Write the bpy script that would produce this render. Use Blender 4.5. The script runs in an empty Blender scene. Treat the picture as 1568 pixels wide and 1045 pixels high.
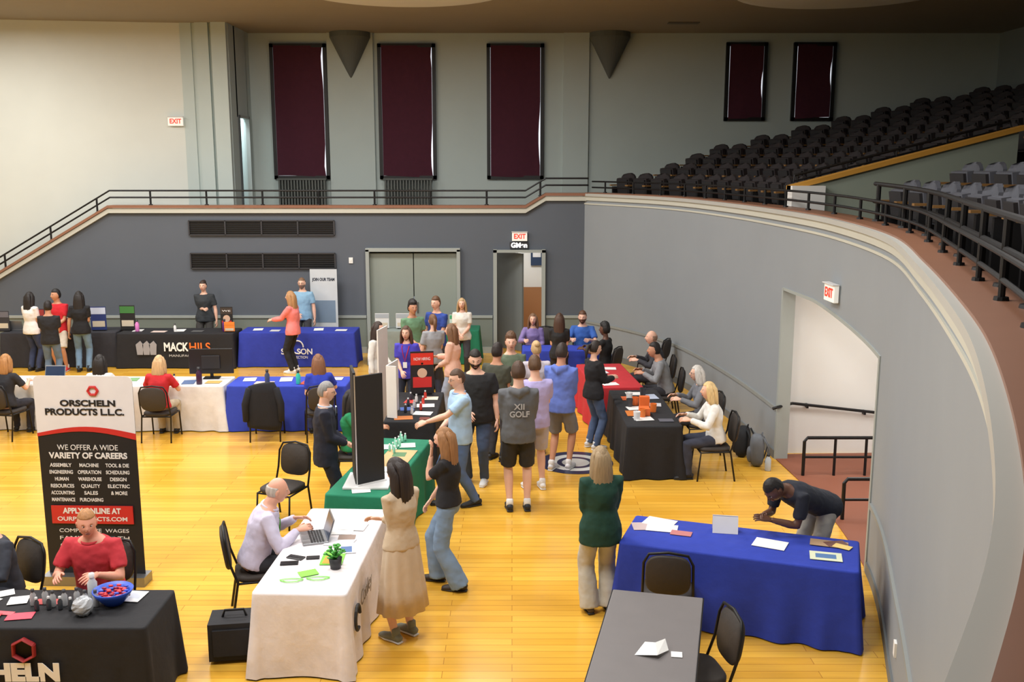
import bpy, math, random
from mathutils import Vector, Matrix, noise
random.seed(7)
SC=bpy.context.scene
COL=SC.collection
V=Vector
def lin(c):
    return tuple(((x/255)/12.92 if x/255<=0.04045 else ((x/255+0.055)/1.055)**2.4) for x in c)
# ---------------------------------------------------------------- materials
_M={}
def M(c,rough=.7,metal=0.,kind='plain',emit=0.,name=None):
    key=(tuple(c),rough,metal,kind,emit)
    if key in _M: return _M[key]
    m=bpy.data.materials.new(name or f"{kind}_{c[0]}_{c[1]}_{c[2]}"); m.use_nodes=True
    nt=m.node_tree; b=nt.nodes['Principled BSDF']; L=lin(c)
    b.inputs['Roughness'].default_value=rough; b.inputs['Metallic'].default_value=metal
    tc=nt.nodes.new('ShaderNodeTexCoord'); n=nt.nodes.new('ShaderNodeTexNoise'); nt.links.new(tc.outputs['Object'],n.inputs['Vector'])
    sc,var,bs,bd={'plain':(6,.06,0,0),'cloth':(9,.14,.35,.02),'paint':(1.3,.05,.05,.003),'hair':(60,.45,.5,.01),'skin':(8,.08,0,0),'metal':(20,.08,0,0),'leaf':(30,.4,0,0)}[kind]
    n.inputs['Scale'].default_value=sc; n.inputs['Detail'].default_value=4
    r=nt.nodes.new('ShaderNodeMapRange'); r.inputs['To Min'].default_value=1-var; r.inputs['To Max'].default_value=1+var
    nt.links.new(n.outputs['Fac'],r.inputs['Value'])
    mx=nt.nodes.new('ShaderNodeVectorMath'); mx.operation='SCALE'; mx.inputs[0].default_value=L
    nt.links.new(r.outputs[0],mx.inputs['Scale']); nt.links.new(mx.outputs[0],b.inputs['Base Color'])
    if bs:
        bp=nt.nodes.new('ShaderNodeBump'); bp.inputs['Strength'].default_value=bs; bp.inputs['Distance'].default_value=bd
        nt.links.new(n.outputs['Fac'],bp.inputs['Height']); nt.links.new(bp.outputs[0],b.inputs['Normal'])
    if kind=='hair':
        mp=nt.nodes.new('ShaderNodeMapping'); mp.inputs['Scale'].default_value=(1,1,.12); nt.links.new(tc.outputs['Object'],mp.inputs[0]); nt.links.new(mp.outputs[0],n.inputs['Vector'])
    if emit:
        b.inputs['Emission Color'].default_value=(*L,1); b.inputs['Emission Strength'].default_value=emit
    _M[key]=m; return m
def cl(c): return M(c,.85,0,'cloth')
BLACKM=M((22,22,24),.45,.3,'metal')
# ---------------------------------------------------------------- mesh builder
class MB:
    def __init__(s): s.v=[];s.f=[];s.m=[];s.mats=[]
    def mi(s,mat):
        if mat not in s.mats: s.mats.append(mat)
        return s.mats.index(mat)
    def add(s,vs,fs,mat,mx=None):
        o=len(s.v); i=s.mi(mat)
        s.v+= [(mx@V(p)) if mx else V(p) for p in vs]
        for f in fs: s.f.append([o+a for a in f]); s.m.append(i)
    def box(s,c,d,mat,rz=0,mx=None,rx=0,ry=0):
        x,y,z=d[0]/2,d[1]/2,d[2]/2
        vs=[(a*x,b*y,e*z) for e in(-1,1) for b in(-1,1) for a in(-1,1)]
        fs=[(0,2,3,1),(4,5,7,6),(0,1,5,4),(2,6,7,3),(0,4,6,2),(1,3,7,5)]
        T=Matrix.Translation(c)@Matrix.Rotation(rz,4,'Z')@Matrix.Rotation(ry,4,'Y')@Matrix.Rotation(rx,4,'X')
        if mx: T=mx@T
        s.add(vs,fs,mat,T)
    def tube(s,pts,rads,mat,side=(1,0,0),seg=12,cap=True,rip=None,rn=9,mx=None):
        pts=[V(p) for p in pts]; n=len(pts); rr=[(r,r) if not isinstance(r,(tuple,list)) else r for r in rads]
        vs=[];fs=[]
        P=[];R=[];T=[];RP=[]
        for i in range(n):
            t=(pts[min(i+1,n-1)]-pts[max(i-1,0)]).normalized()
            P.append(pts[i]);R.append(rr[i]);T.append(t);RP.append(rip[i] if rip else 0)
        if cap:
            a=min(rr[0])*.35; b=min(rr[-1])*.35
            P=[P[0]-T[0]*a*.8]+P+[P[-1]+T[-1]*b*.8]; R=[tuple(x*.6 for x in R[0])]+R+[tuple(x*.6 for x in R[-1])]; T=[T[0]]+T+[T[-1]];RP=[0]+RP+[0]
        sd=V(side)
        for p,r,t,rp in zip(P,R,T,RP):
            q=sd-t*sd.dot(t)
            if q.length<.05: q=t.orthogonal()
            q.normalize(); sd=q if q.dot(sd)>0 else q; u=t.cross(q)
            for j in range(seg):
                a=2*math.pi*j/seg; k=1+rp*math.sin(a*rn)
                vs.append(p+q*math.cos(a)*r[0]*k+u*math.sin(a)*r[1]*k)
        m=len(P)
        for i in range(m-1):
            for j in range(seg):
                j2=(j+1)%seg; fs.append((i*seg+j,i*seg+j2,(i+1)*seg+j2,(i+1)*seg+j))
        fs.append(tuple(range(seg-1,-1,-1))); fs.append(tuple(range((m-1)*seg,m*seg)))
        s.add(vs,fs,mat,mx)
    def lathe(s,prof,mat,c=(0,0,0),seg=20,mx=None,a0=0,a1=2*math.pi):
        full=abs(a1-a0-2*math.pi)<1e-6; n=seg if full else seg+1
        vs=[];fs=[]
        for r,z in prof:
            for j in range(n):
                a=a0+(a1-a0)*j/seg; vs.append((c[0]+r*math.cos(a),c[1]+r*math.sin(a),c[2]+z))
        for i in range(len(prof)-1):
            for j in range(seg):
                j2=(j+1)%n; fs.append((i*n+j,i*n+j2,(i+1)*n+j2,(i+1)*n+j))
        s.add(vs,fs,mat,mx)
    def ball(s,c,r,mat,seg=14,rings=10,fn=None,mx=None):
        if not isinstance(r,(tuple,list)): r=(r,r,r)
        vs=[];fs=[]
        for i in range(rings+1):
            ph=math.pi*i/rings-math.pi/2
            for j in range(seg):
                th=2*math.pi*j/seg; d=V((math.cos(ph)*math.cos(th),math.cos(ph)*math.sin(th),math.sin(ph)))
                q=fn(d) if fn else V((d.x*r[0],d.y*r[1],d.z*r[2]))
                vs.append(q+V(c))
        for i in range(rings):
            for j in range(seg):
                j2=(j+1)%seg; fs.append((i*seg+j,i*seg+j2,(i+1)*seg+j2,(i+1)*seg+j))
        s.add(vs,fs,mat,mx)
    def prism(s,poly,y0,y1,mat,mx=None):   # poly in XZ, extruded along Y
        n=len(poly); vs=[(p[0],y0,p[1]) for p in poly]+[(p[0],y1,p[1]) for p in poly]
        fs=[tuple(range(n)),tuple(range(2*n-1,n-1,-1))]+[(i,i+n,(i+1)%n+n,(i+1)%n) for i in range(n)]
        s.add(vs,fs,mat,mx)
    def mesh(s,name,smooth=False):
        me=bpy.data.meshes.new(name); me.from_pydata([tuple(p) for p in s.v],[],s.f)
        for m in s.mats: me.materials.append(m)
        me.polygons.foreach_set('material_index',s.m)
        if smooth: me.polygons.foreach_set('use_smooth',[True]*len(s.f))
        me.update(); return me
    def obj(s,name,loc=(0,0,0),rz=0,parent=None,smooth=False,bevel=0,remesh=0,wr=0):
        return link(name,s.mesh(name,smooth),loc,rz,parent,bevel,remesh,wr)
_tex=None
def link(name,me,loc=(0,0,0),rz=0,parent=None,bevel=0,remesh=0,wr=0):
    global _tex
    o=bpy.data.objects.new(name,me); COL.objects.link(o); o.location=loc; o.rotation_euler=(0,0,rz)
    if parent: o.parent=parent
    if bevel:
        b=o.modifiers.new('bevel','BEVEL'); b.width=bevel; b.segments=2; b.limit_method='ANGLE'
    if remesh:
        r=o.modifiers.new('remesh','REMESH'); r.mode='VOXEL'; r.voxel_size=remesh; r.use_smooth_shade=True
        sm=o.modifiers.new('smooth','SMOOTH'); sm.iterations=3; sm.factor=.5
    if wr:
        if _tex is None:
            _tex=bpy.data.textures.new('wrinkle','CLOUDS'); _tex.noise_scale=.09; _tex.noise_depth=2
        d=o.modifiers.new('wrinkle','DISPLACE'); d.texture=_tex; d.strength=wr; d.mid_level=.5; d.texture_coords='LOCAL'
    return o
def empty(name,loc=(0,0,0),rz=0):
    o=bpy.data.objects.new(name,None); COL.objects.link(o); o.location=loc; o.rotation_euler=(0,0,rz); o.empty_display_size=.1; return o
FIT=[]
def text(parent,body,loc,size,mat,width=None,rot=(math.pi/2,0,0),name='lettering',bold=0):
    cu=bpy.data.curves.new(name,'FONT'); cu.body=body; cu.size=size; cu.align_x='CENTER'; cu.align_y='CENTER'; cu.extrude=.0015; cu.offset=bold
    cu.materials.append(mat); o=bpy.data.objects.new(name,cu); COL.objects.link(o); o.location=loc; o.rotation_euler=rot; o.parent=parent
    if width: FIT.append((o,width))
    return o
# ================================================================ ROOM
def wood_floor():
    m=bpy.data.materials.new('maple_floor'); m.use_nodes=True; nt=m.node_tree; b=nt.nodes['Principled BSDF']
    tc=nt.nodes.new('ShaderNodeTexCoord'); br=nt.nodes.new('ShaderNodeTexBrick')
    br.inputs['Scale'].default_value=1; br.inputs['Brick Width'].default_value=1.6; br.inputs['Row Height'].default_value=.115
    br.inputs['Mortar Size'].default_value=.003; br.offset=.37; br.inputs['Bias'].default_value=0
    br.inputs['Color1'].default_value=(*lin((232,180,70)),1); br.inputs['Color2'].default_value=(*lin((218,162,54)),1); br.inputs['Mortar'].default_value=(*lin((176,120,40)),1)
    nt.links.new(tc.outputs['Object'],br.inputs['Vector'])
    mp=nt.nodes.new('ShaderNodeMapping'); mp.inputs['Scale'].default_value=(.7,9,1); n=nt.nodes.new('ShaderNodeTexNoise'); n.inputs['Scale'].default_value=2; n.inputs['Detail'].default_value=6
    nt.links.new(tc.outputs['Object'],mp.inputs[0]); nt.links.new(mp.outputs[0],n.inputs['Vector'])
    r=nt.nodes.new('ShaderNodeMapRange'); r.inputs['To Min'].default_value=.84; r.inputs['To Max'].default_value=1.14; nt.links.new(n.outputs['Fac'],r.inputs['Value'])
    mx=nt.nodes.new('ShaderNodeVectorMath'); mx.operation='SCALE'; nt.links.new(br.outputs['Color'],mx.inputs[0]); nt.links.new(r.outputs[0],mx.inputs['Scale'])
    nt.links.new(mx.outputs[0],b.inputs['Base Color']); b.inputs['Roughness'].default_value=.2
    return m
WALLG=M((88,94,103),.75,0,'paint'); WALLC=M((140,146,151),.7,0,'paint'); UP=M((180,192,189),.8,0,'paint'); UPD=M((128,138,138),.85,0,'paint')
LOWG=M((118,126,118),.7,0,'paint'); CREAM=M((190,190,178),.6,0,'paint'); WOODC=M((138,96,74),.4,0,'plain'); WHITEW=M((232,232,228),.7,0,'paint')
TRIM=M((156,162,158),.6,0,'paint')
b=MB(); b.box((-2,11.5,-.05),(24,31,.1),wood_floor()); b.obj('floor')
b=MB(); b.box((0,11,7.5),(28.4,29,.16),M((146,136,118),.9,0,'paint')); b.obj('ceiling')
b=MB()
t=.18
def zs(x): # left slope
    return 3.27-( -8.97-x)*(3.27-1.81)/(11.5-8.97)
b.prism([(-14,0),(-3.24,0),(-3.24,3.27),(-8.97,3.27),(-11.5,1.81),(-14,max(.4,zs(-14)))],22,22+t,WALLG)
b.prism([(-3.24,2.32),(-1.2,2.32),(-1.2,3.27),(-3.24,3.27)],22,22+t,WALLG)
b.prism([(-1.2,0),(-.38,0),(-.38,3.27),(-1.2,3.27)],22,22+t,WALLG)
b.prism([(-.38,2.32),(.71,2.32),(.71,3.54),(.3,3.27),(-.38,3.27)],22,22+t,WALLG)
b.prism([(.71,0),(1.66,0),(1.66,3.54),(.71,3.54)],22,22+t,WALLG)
b.obj('wall_back')
b=MB() # ledge cap
def seglist(pts,y,w,h,mat,dz=0):
    for (x0,z0),(x1,z1) in zip(pts,pts[1:]):
        b.prism([(x0,z0+dz),(x1,z1+dz),(x1,z1+dz+h),(x0,z0+dz+h)],y-w/2,y+w/2,mat)
LP=[(-14,zs(-14)),(-11.5,1.81),(-8.97,3.27),(.3,3.27),(.75,3.54),(1.66,3.54)]
seglist(LP,22.07,.36,.06,WOODC,0.02); seglist(LP,21.97,.1,.1,CREAM,-.09)
b.obj('trim_1')
b=MB()
for x0,x1 in((-14,-3.3),(-1.14,-.44),(.77,1.66)):
    b.box(((x0+x1)/2,21.985,.84),(x1-x0,.05,.06),TRIM); b.box(((x0+x1)/2,21.99,.07),(x1-x0,.04,.14),TRIM); b.box(((x0+x1)/2,21.995,.44),(x1-x0,.012,.74),LOWG)
b.obj('baseboard_back')
def railing(name,pts,heights,postevery,r=.02,base=None,mat=BLACKM):
    b=MB(); P=[V(p) for p in pts]
    for h in heights: b.tube([p+V((0,0,h)) for p in P],[r]*len(P),mat,side=(0,0,1),seg=8)
    acc=0; nxt=0
    for a,c in zip(P,P[1:]):
        L=(c-a).length; 
        while nxt<=acc+L:
            q=a+(c-a)*((nxt-acc)/L); b.tube([q,q+V((0,0,max(heights)))],[r*1.15,r*1.15],mat,seg=8); b.lathe([(0.001,.02),(r*2.2,.02),(r*2.4,0)],mat,c=q,seg=10); nxt+=postevery
        acc+=L
    return b.obj(name,smooth=False)
railing('balcony_railing',[(-13.6,22.07,zs(-13.6)+.08),(-11.5,22.07,1.89),(-8.97,22.07,3.35),(.3,22.07,3.35),(.75,22.07,3.62),(1.7,22.07,3.62)],[.17,.32],1.25)
# vents
for i,(z0,z1) in enumerate(((2.69,3.01),(1.94,2.28))):
    b=MB(); dk=M((10,10,11),.6,0,'plain'); fr=M((56,56,60),.5,0,'plain')
    x0,x1=-7.21,-3.97
    b.box(((x0+x1)/2,21.985,(z0+z1)/2),(x1-x0,.03,z1-z0),dk)
    for z in(z0,z1): b.box(((x0+x1)/2,21.97,z),(x1-x0,.05,.025),fr)
    for k in range(5): b.box((x0+(x1-x0)*k/4,21.97,(z0+z1)/2),(.03,.05,z1-z0),fr)
    nz=7
    for k in range(1,nz): b.box(((x0+x1)/2,21.965,z0+(z1-z0)*k/nz),(x1-x0,.02,.008),M((24,24,26),.5,0,'plain'),rx=.5)
    b.obj('air_vent_grille')
# doors
DG=M((142,150,142),.55,0,'paint')
b=MB()
for x0,x1 in((-3.20,-2.23),(-2.21,-1.24)): 
    b.box(((x0+x1)/2,22.06,1.14),(x1-x0,.05,2.27),DG)
for x in(-2.30,-2.14): b.box((x,22.02,1.05),(.03,.03,.25),M((150,150,150),.3,.9,'metal')); 
for x in(-3.24,-1.2): b.box((x,22.0,1.18),(.08,.22,2.38),TRIM)
b.box((-2.22,22.0,2.36),(2.12,.22,.08),TRIM); b.obj('door_1',bevel=.005)
b=MB()
for x in(-.38,.71): b.box((x,22.0,1.18),(.08,.22,2.38),TRIM)
b.box((.165,22.0,2.33),(1.17,.22,.06),TRIM)
b.box((-.06,22.45,1.14),(.05,.9,2.25),M((112,118,118),.5,0,'paint'),rz=.75)
b.ball((.17,22.22,1.0),.03,M((170,160,140),.3,.9,'metal')); b.obj('door_2')
b=MB(); 
b.box((.2,24.6,1.4),(3,.1,2.8),WHITEW); b.box((1.6,23.4,1.4),(.1,2.4,2.8),WHITEW); b.box((-1.2,23.4,1.4),(.1,2.4,2.8),WHITEW); b.box((.2,24.53,.65),(2.8,.04,1.1),M((170,120,80),.6,0,'paint'))
b.obj('wall_hallway')
b=MB(); b.box((.62,24.5,1.95),(.3,.02,.4),M((40,60,90),.6)); b.box((.62,24.49,2.02),(.2,.02,.12),M((230,230,230),.6)); b.obj('hallway_poster')
def exit_sign(loc,rz=0,s=1.,face=(235,235,228),tc=(215,50,30)):
    e=empty('exit_sign',loc,rz); b=MB(); b.box((0,0,0),(.34*s,.06,.2*s),M(face,.5,0,'plain',.25)); b.box((0,-.012,.105*s),(.36*s,.09,.015),M((200,200,200),.5)); b.obj('housing',parent=e,bevel=.006)
    text(e,'EXIT',(0,-.035,0),.15*s,M(tc,.5,0,'plain',1.2),.26*s,bold=.004)
    return e
exit_sign((.17,21.93,2.66)); exit_sign((-7.76,23.14,5.22),.14)
e=empty('neon_script_sign',(.16,21.95,2.46)); text(e,'GMen',(0,-.012,0),.15,M((250,250,250),.4,0,'plain',1.2),.36,bold=.006)
b=MB(); b.box((0,.012,-.0),(.42,.02,.15),M((50,50,54),.5)); b.obj('backing',parent=e)
b=MB(); b.box((-3.62,21.985,2.12),(.09,.02,.13),WHITEW); b.box((-3.62,21.97,2.12),(.02,.02,.04),WHITEW); b.obj('light_switch')
# upper back walls
b=MB(); b.box((0,25.12,4.2),(25,.2,6.6),UP)
for x0,x1 in((-4.55,-3.42),(1.27,1.9)): b.box(((x0+x1)/2,24.98,5.2),(x1-x0,.1,4.5),UP)
b.obj('wall_far')
b=MB()
b.add([(-6.5,23.4,0),(-14,22.35,0),(-14,22.35,7.45),(-6.5,23.4,7.45),(-6.5,23.6,0),(-14,22.55,0),(-14,22.55,7.45),(-6.5,23.6,7.45)],[(0,1,2,3),(7,6,5,4),(3,2,6,7),(0,4,5,1),(0,3,7,4),(1,5,6,2)],M((206,210,203),.8,0,'paint'))
for x0,x1,y in((-7.58,-7.32,23.22),(-7.22,-6.92,23.16),(-6.84,-6.5,23.1)): b.box(((x0+x1)/2,y+.15,5.2),(x1-x0,.3,4.5),UP)
b.box((-7.04,23.38,5.2),(1.1,.26,4.5),UP)
b.obj('wall_left_upper')
b=MB(); b.box((-6.55,23.55,5.2),(.12,.5,4.5),UP); b.box((-6.55,24.85,5.2),(.12,.35,4.5),UP); b.box((-6.55,24.2,6.4),(.12,1,2.1),UP); b.obj('wall_recess')
b=MB(); b.box((-6.5,23.8,4.2),(.1,.06,2.4),M((70,74,76),.6));b.box((-6.5,24.66,4.2),(.1,.06,2.4),TRIM);b.box((-6.5,24.23,5.37),(.1,.9,.06),TRIM); b.obj('door_3')
b=MB(); b.box((-14.1,10,3.75),(.2,29,7.5),M((190,192,184),.8,0,'paint')); b.obj('wall_left_unseen')  # side wall out of view, added to contain the light
b=MB(); b.box((12.1,11,3.75),(.2,29,7.5),UPD); b.obj('wall_right')
b=MB(); b.box((-1,-3.6,3.75),(27,.2,7.5),UPD); b.obj('wall_front')
b=MB(); b.box((-3.3,23.6,2.97),(9.5,2.8,.1),M((110,90,75),.7)); b.obj('floor_balcony_back')
# windows
def window(n,x0,x1,z0,z1):
    e=empty(f'window_{n}',(0,0,0)); b=MB(); fm=M((16,15,16),.5); y=25.0
    b.box(((x0+x1)/2,y+.005,(z0+z1)/2),(x1-x0,.02,z1-z0),M((235,240,248),.5,0,'plain',1.0))
    for x in(x0,x1): b.box((x,y-.03,(z0+z1)/2),(.09,.08,z1-z0+.08),fm)
    for z in(z0,z1): b.box(((x0+x1)/2,y-.03,z),(x1-x0+.08,.08,.09),fm)
    b.obj('frame',parent=e)
    c=MB(); nx=40; vs=[];fs=[]; g=.05
    nzz=12
    for k in range(nzz+1):
        for i in range(nx+1):
            u=i/nx; w=k/nzz; gg=g+(.04*max(0,math.sin(w*7+n)) if 0<w<1 else 0); x=x0+g+(x1-x0-g-gg)*u
            yy=y-.07-.006*math.sin(u*9+n)*w-.010*w*math.sin(w*7+u*4)
            zz=z1+(z0+.03+.02*math.sin(u*3.1+n)-z1)*w
            vs.append((x,yy,zz))
    for k in range(nzz):
        for i in range(nx): fs.append((k*(nx+1)+i,k*(nx+1)+i+1,(k+1)*(nx+1)+1+i,(k+1)*(nx+1)+i))
    c.add(vs,fs,M((70,26,42),.95,0,'cloth')); c.obj('curtain',parent=e,smooth=True)
for n,w in enumerate([(-5.92,-4.61,3.92,7.12),(-3.27,-1.93,3.92,7.12),(-.58,.75,3.92,7.12),(5.31,6.24,5.35,7.15),(6.97,7.93,5.35,7.15)],1): window(n,*w)
for x in(-3.97,2.4):
    b=MB(); b.lathe([(.012,6.33),(.03,6.36),(.5,7.3),(.5,7.42),(.0,7.42)],M((92,98,97),.8,0,'paint'),c=(x,24.95,0),seg=16,a0=math.pi,a1=2*math.pi); b.obj('plaster_wall_corbel')
for x0 in(-5.85,-3.2):
    b=MB()
    for k in range(16): b.box((x0+.04+k*.075,24.84,3.5),(.045,.16,.72),M((84,88,84),.6,0,'paint'))
    b.box((x0+.6,24.84,3.88),(1.22,.2,.04),M((84,88,84),.6,0,'paint')); b.box((x0+.6,24.84,3.08),(1.22,.2,.12),M((84,88,84),.6,0,'paint')); b.obj('radiator')
for x,y in((-2,18.65),(6.1,18.9)):
    b=MB(); b.lathe([(2.0,7.42),(1.95,7.36),(1.8,7.34),(0,7.34)],M((215,215,210),.7,0,'paint'),c=(x,y,0),seg=40); b.obj('ceiling_light_cove')
b=MB(); b.box((3.9,23.2,7.41),(.7,.25,.02),M((90,85,75),.7)); b.obj('ceiling_vent')
# ------------------------------------------------ curved balcony
CP=[(-4,-2.6),(-1.7,-1.4),(.02,.35),(.66,1.25),(1.20,2.2),(1.92,3.85),(2.46,5.35),(3.10,7.35),(3.72,9.6),(3.92,11.8),(3.86,13.7),(3.70,16),(3.32,18.5),(2.74,20.2),(1.62,22.0)]
def catmull(P,n=14):
    out=[]
    for i in range(len(P)-1):
        p0=V(P[max(i-1,0)]+(0,));p1=V(P[i]+(0,));p2=V(P[i+1]+(0,));p3=V(P[min(i+2,len(P)-1)]+(0,))
        for k in range(n):
            t=k/n; out.append(.5*((2*p1)+(p2-p0)*t+(2*p0-5*p1+4*p2-p3)*t*t+(3*p1-p0-3*p2+p3)*t**3))
    out.append(V(P[-1]+(0,))); return out
CV=catmull(CP)
CN=[]
for i in range(len(CV)):
    tt=(CV[min(i+1,len(CV)-1)]-CV[max(i-1,0)]).normalized(); CN.append(V((tt.y,-tt.x,0)))
def at(Y):
    for i in range(len(CV)-1):
        if CV[i].y<=Y<=CV[i+1].y:
            k=(Y-CV[i].y)/(CV[i+1].y-CV[i].y); return CV[i].lerp(CV[i+1],k),CN[i].lerp(CN[i+1],k).normalized()
    return (CV[0],CN[0]) if Y<CV[0].y else (CV[-1],CN[-1])
def crange(y0,y1):
    L=[at(y0)]+[(CV[i],CN[i]) for i in range(len(CV)) if y0+.02<CV[i].y<y1-.02]+[at(y1)]
    return L
def sweep(b,y0,y1,d0,d1,z0,z1,mat,clip=None):
    L=crange(y0,y1); vs=[];fs=[]
    for p,n in L:
        za=z0(p.y) if callable(z0) else z0; zb=z1(p.y) if callable(z1) else z1
        for d,z in((d0,za),(d1,za),(d1,zb),(d0,zb)):
            q=p+n*d
            if clip: q=V((min(q.x,clip[0]),min(q.y,clip[1]),0))
            vs.append((q.x,q.y,z))
    m=len(L)
    for i in range(m-1):
        for j in range(4):
            j2=(j+1)%4; fs.append((i*4+j,(i+1)*4+j,(i+1)*4+j2,i*4+j2))
    fs.append((0,1,2,3)); fs.append(tuple((m-1)*4+k for k in(3,2,1,0)))
    b.add(vs,fs,mat)
def lz(dz):   # ledge rises gently toward the far end
    def f(y):
        u=max(0,min(1,(y-6)/8)); return 3.53+.10*u*u*(3-2*u)+dz
    return f
OY0,OY1=9.8,13.8
head=lambda y:2.29+(min(y,12.6)-OY0)/(12.6-OY0)*.2
b=MB(); sweep(b,-2.5,OY0,0,.15,0,lz(-.13),WALLC); sweep(b,OY0,OY1,0,.15,head,lz(-.13),WALLC); sweep(b,OY1,22,0,.15,0,lz(-.13),WALLC)
wc=b.obj('wall_curved',smooth=False)
b=MB(); sweep(b,-2.5,22.0,-.03,.04,lz(-.17),lz(-.08),CREAM); sweep(b,-2.5,22.0,-.015,.02,lz(-.26),lz(-.23),CREAM); b.obj('trim_2')
b=MB(); sweep(b,-2.5,22.1,-.06,.0,lz(-.08),lz(-.02),M((172,172,166),.6,0,'paint')); sweep(b,-2.5,22.1,0,.36,lz(-.08),lz(0),WOODC); b.obj('trim_3')
b=MB()
for y0,y1 in((-2.5,OY0-.05),(OY1+.05,21.95)):
    sweep(b,y0,y1,-.025,0,.72,.77,M((140,144,142),.6,0,'paint')); sweep(b,y0,y1,-.02,0,0,.12,M((110,114,114),.6,0,'paint'))
b.obj('baseboard_curved')
b=MB(); sweep(b,OY0-.04,OY0+.02,-.015,.17,0,2.33,TRIM); sweep(b,OY1-.02,OY1+.04,-.015,.17,0,2.52,TRIM); sweep(b,OY0,OY1,-.015,.17,lambda y:head(y)-.0,lambda y:head(y)+.04,TRIM); b.obj('trim_4')
b=MB(); sweep(b,9.0,15,1.9,2.0,0,2.9,WHITEW); b.obj('wall_vestibule')
b=MB(); b.box((5.0,14.15,1.4),(2.05,.1,2.8),WHITEW); b.box((4.8,9.35,1.4),(1.9,.1,2.8),WHITEW); b.obj('wall_vestibule_side')
b=MB(); sweep(b,9.3,14,.15,1.9,2.75,2.85,WHITEW); b.obj('ceiling_vestibule')
b=MB(); sweep(b,9.3,14,.0,1.9,0.0,.012,M((134,78,56),.6,0,'paint')); b.obj('floor_vestibule')
b=MB()
b.tube([(3.76,13.72,.78),(3.8,13.7,.80),(4.12,14.0,.79),(5.5,14.02,.63)],[.022]*4,BLACKM,side=(0,0,1),seg=8)
for q in((4.35,14.06,.74),(5.2,14.06,.64)): b.box(q,(.03,.1,.06),BLACKM)
b.obj('wall_handrail')
def loop_rail(y,x0,x1,h,n=2):
    b=MB(); a=V((x0,y,0)); c=V((x1,y,0))
    b.tube([a,a+V((0,0,h-.05)),a+V((.04,0,h)),c+V((-.04,0,h)),c+V((0,0,h-.05)),c],[.024]*6,BLACKM,side=(0,1,0),seg=8)
    b.tube([a+V((0,0,h*.5)),c+V((0,0,h*.5))],[.018]*2,BLACKM,side=(0,1,0),seg=8)
    for k in range(1,n): m=a.lerp(c,k/n); b.tube([m,m+V((0,0,h))],[.02]*2,BLACKM,side=(0,1,0),seg=8)
    b.obj('stair_guard_rail')
loop_rail(13.0,4.02,5.3,.55,3); loop_rail(11.3,4.0,5.3,.52,3)
p,n=at(11.75); exit_sign((p.x-.06,p.y,2.72),-math.atan2(1,.02),1.05)
p,n=at(7.3); b=MB(); b.box((p.x-.01,p.y,.42),(.02,.08,.12),WHITEW,rz=-.28); b.obj('wall_outlet')
TIER=M((70,64,62),.85,0,'paint')
b=MB()
for i in range(1,13):
    d0=.36+.9*(i-1); sweep(b,.5 if i<3 else 3,22,d0,d0+.9,3.02 if i==1 else 3.15+.223*(i-2)-.05,3.15+.223*(i-1),TIER,clip=(11.95,24.95))
b.obj('floor_tiered_balcony')
def theatre_seat_into(b,mx,fab):
    n=8; vs=[];fs=[]
    prof=[(.42,.20),(.75,.235),(.84,.225),(.89,.17),(.905,.09)]
    for side in(0,1):
        for z,w in prof:
            for j in range(n+1):
                u=-1+2*j/n; x=u*w; zz=z-(0.02*u*u if z>.8 else 0); y=-.2-.12*(z-.42)+.05*u*u+(0 if side==0 else -.05)
                vs.append((x,y,zz))
    m=n+1; K=len(prof)
    for side in(0,1):
        for i in range(K-1):
            for j in range(n):
                q=(side*K*m+i*m+j,side*K*m+i*m+j+1,side*K*m+(i+1)*m+j+1,side*K*m+(i+1)*m+j); fs.append(q if side==0 else q[::-1])
    for j in range(n): fs.append(((K-1)*m+j,(K-1)*m+j+1,K*m+(K-1)*m+j+1,K*m+(K-1)*m+j))
    for i in range(K-1):
        fs.append((i*m,(i+1)*m,K*m+(i+1)*m,K*m+i*m)); fs.append((i*m+n,K*m+i*m+n,K*m+(i+1)*m+n,(i+1)*m+n))
    b.add(vs,fs,fab,mx)
    b.box((0,-.12,.60),(.42,.09,.38),fab,mx=mx,rx=-.15)
    b.box((0,-.06,.60),(.36,.05,.32),M((40,38,40),.6),mx=mx,rx=-.15)
    for sx in(-.27,.27):
        b.box((sx,-.12,.30),(.035,.30,.6),M((24,23,24),.5),mx=mx); b.box((sx,-.06,.63),(.05,.30,.03),M((140,102,56),.5),mx=mx)
def seat_block(name,y0,y1,rows,fab):
    b=MB()
    for i in rows:
        d=.36+.9*(i-1)+.55; z=3.15+.223*(i-1); L=[(p+n*d,n) for p,n in crange(y0,y1)]; acc=0; nx=.3
        for (a,na),(c,nc) in zip(L,L[1:]):
            l=(c-a).length
            while nx<acc+l:
                k=(nx-acc)/l; q=a.lerp(c,k); nn=na.lerp(nc,k)
                if q.y<24.3 and q.x<11.6:
                    mx=Matrix.Translation((q.x,q.y,z))@Matrix.Rotation(math.atan2(-nn.x,nn.y)+math.pi,4,'Z'); theatre_seat_into(b,mx,fab)
                nx+=.58
            acc+=l
    return b.obj(name)
seat_block('theater_seat_rows',15.5,22,range(1,12),M((42,36,38),.8,0,'cloth'))  # far block's fabric colour darkened to stand for its dimmer light
seat_block('theater_seat_rows',5.2,12.9,range(1,8),M((84,86,94),.8,0,'cloth'))
b=MB(); b.prism([(4.35,3.1),(7.6,3.1),(7.6,4.72),(4.35,3.92)],15.0,15.12,M((150,160,146),.7,0,'paint')); b.box((4.45,15.0,3.58),(.5,.3,.7),WHITEW)
b.prism([(4.2,3.86),(7.7,4.76),(7.7,4.83),(4.2,3.93)],14.94,15.18,M((205,150,62),.5,0,'plain')); b.obj('aisle_parapet')
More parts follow.
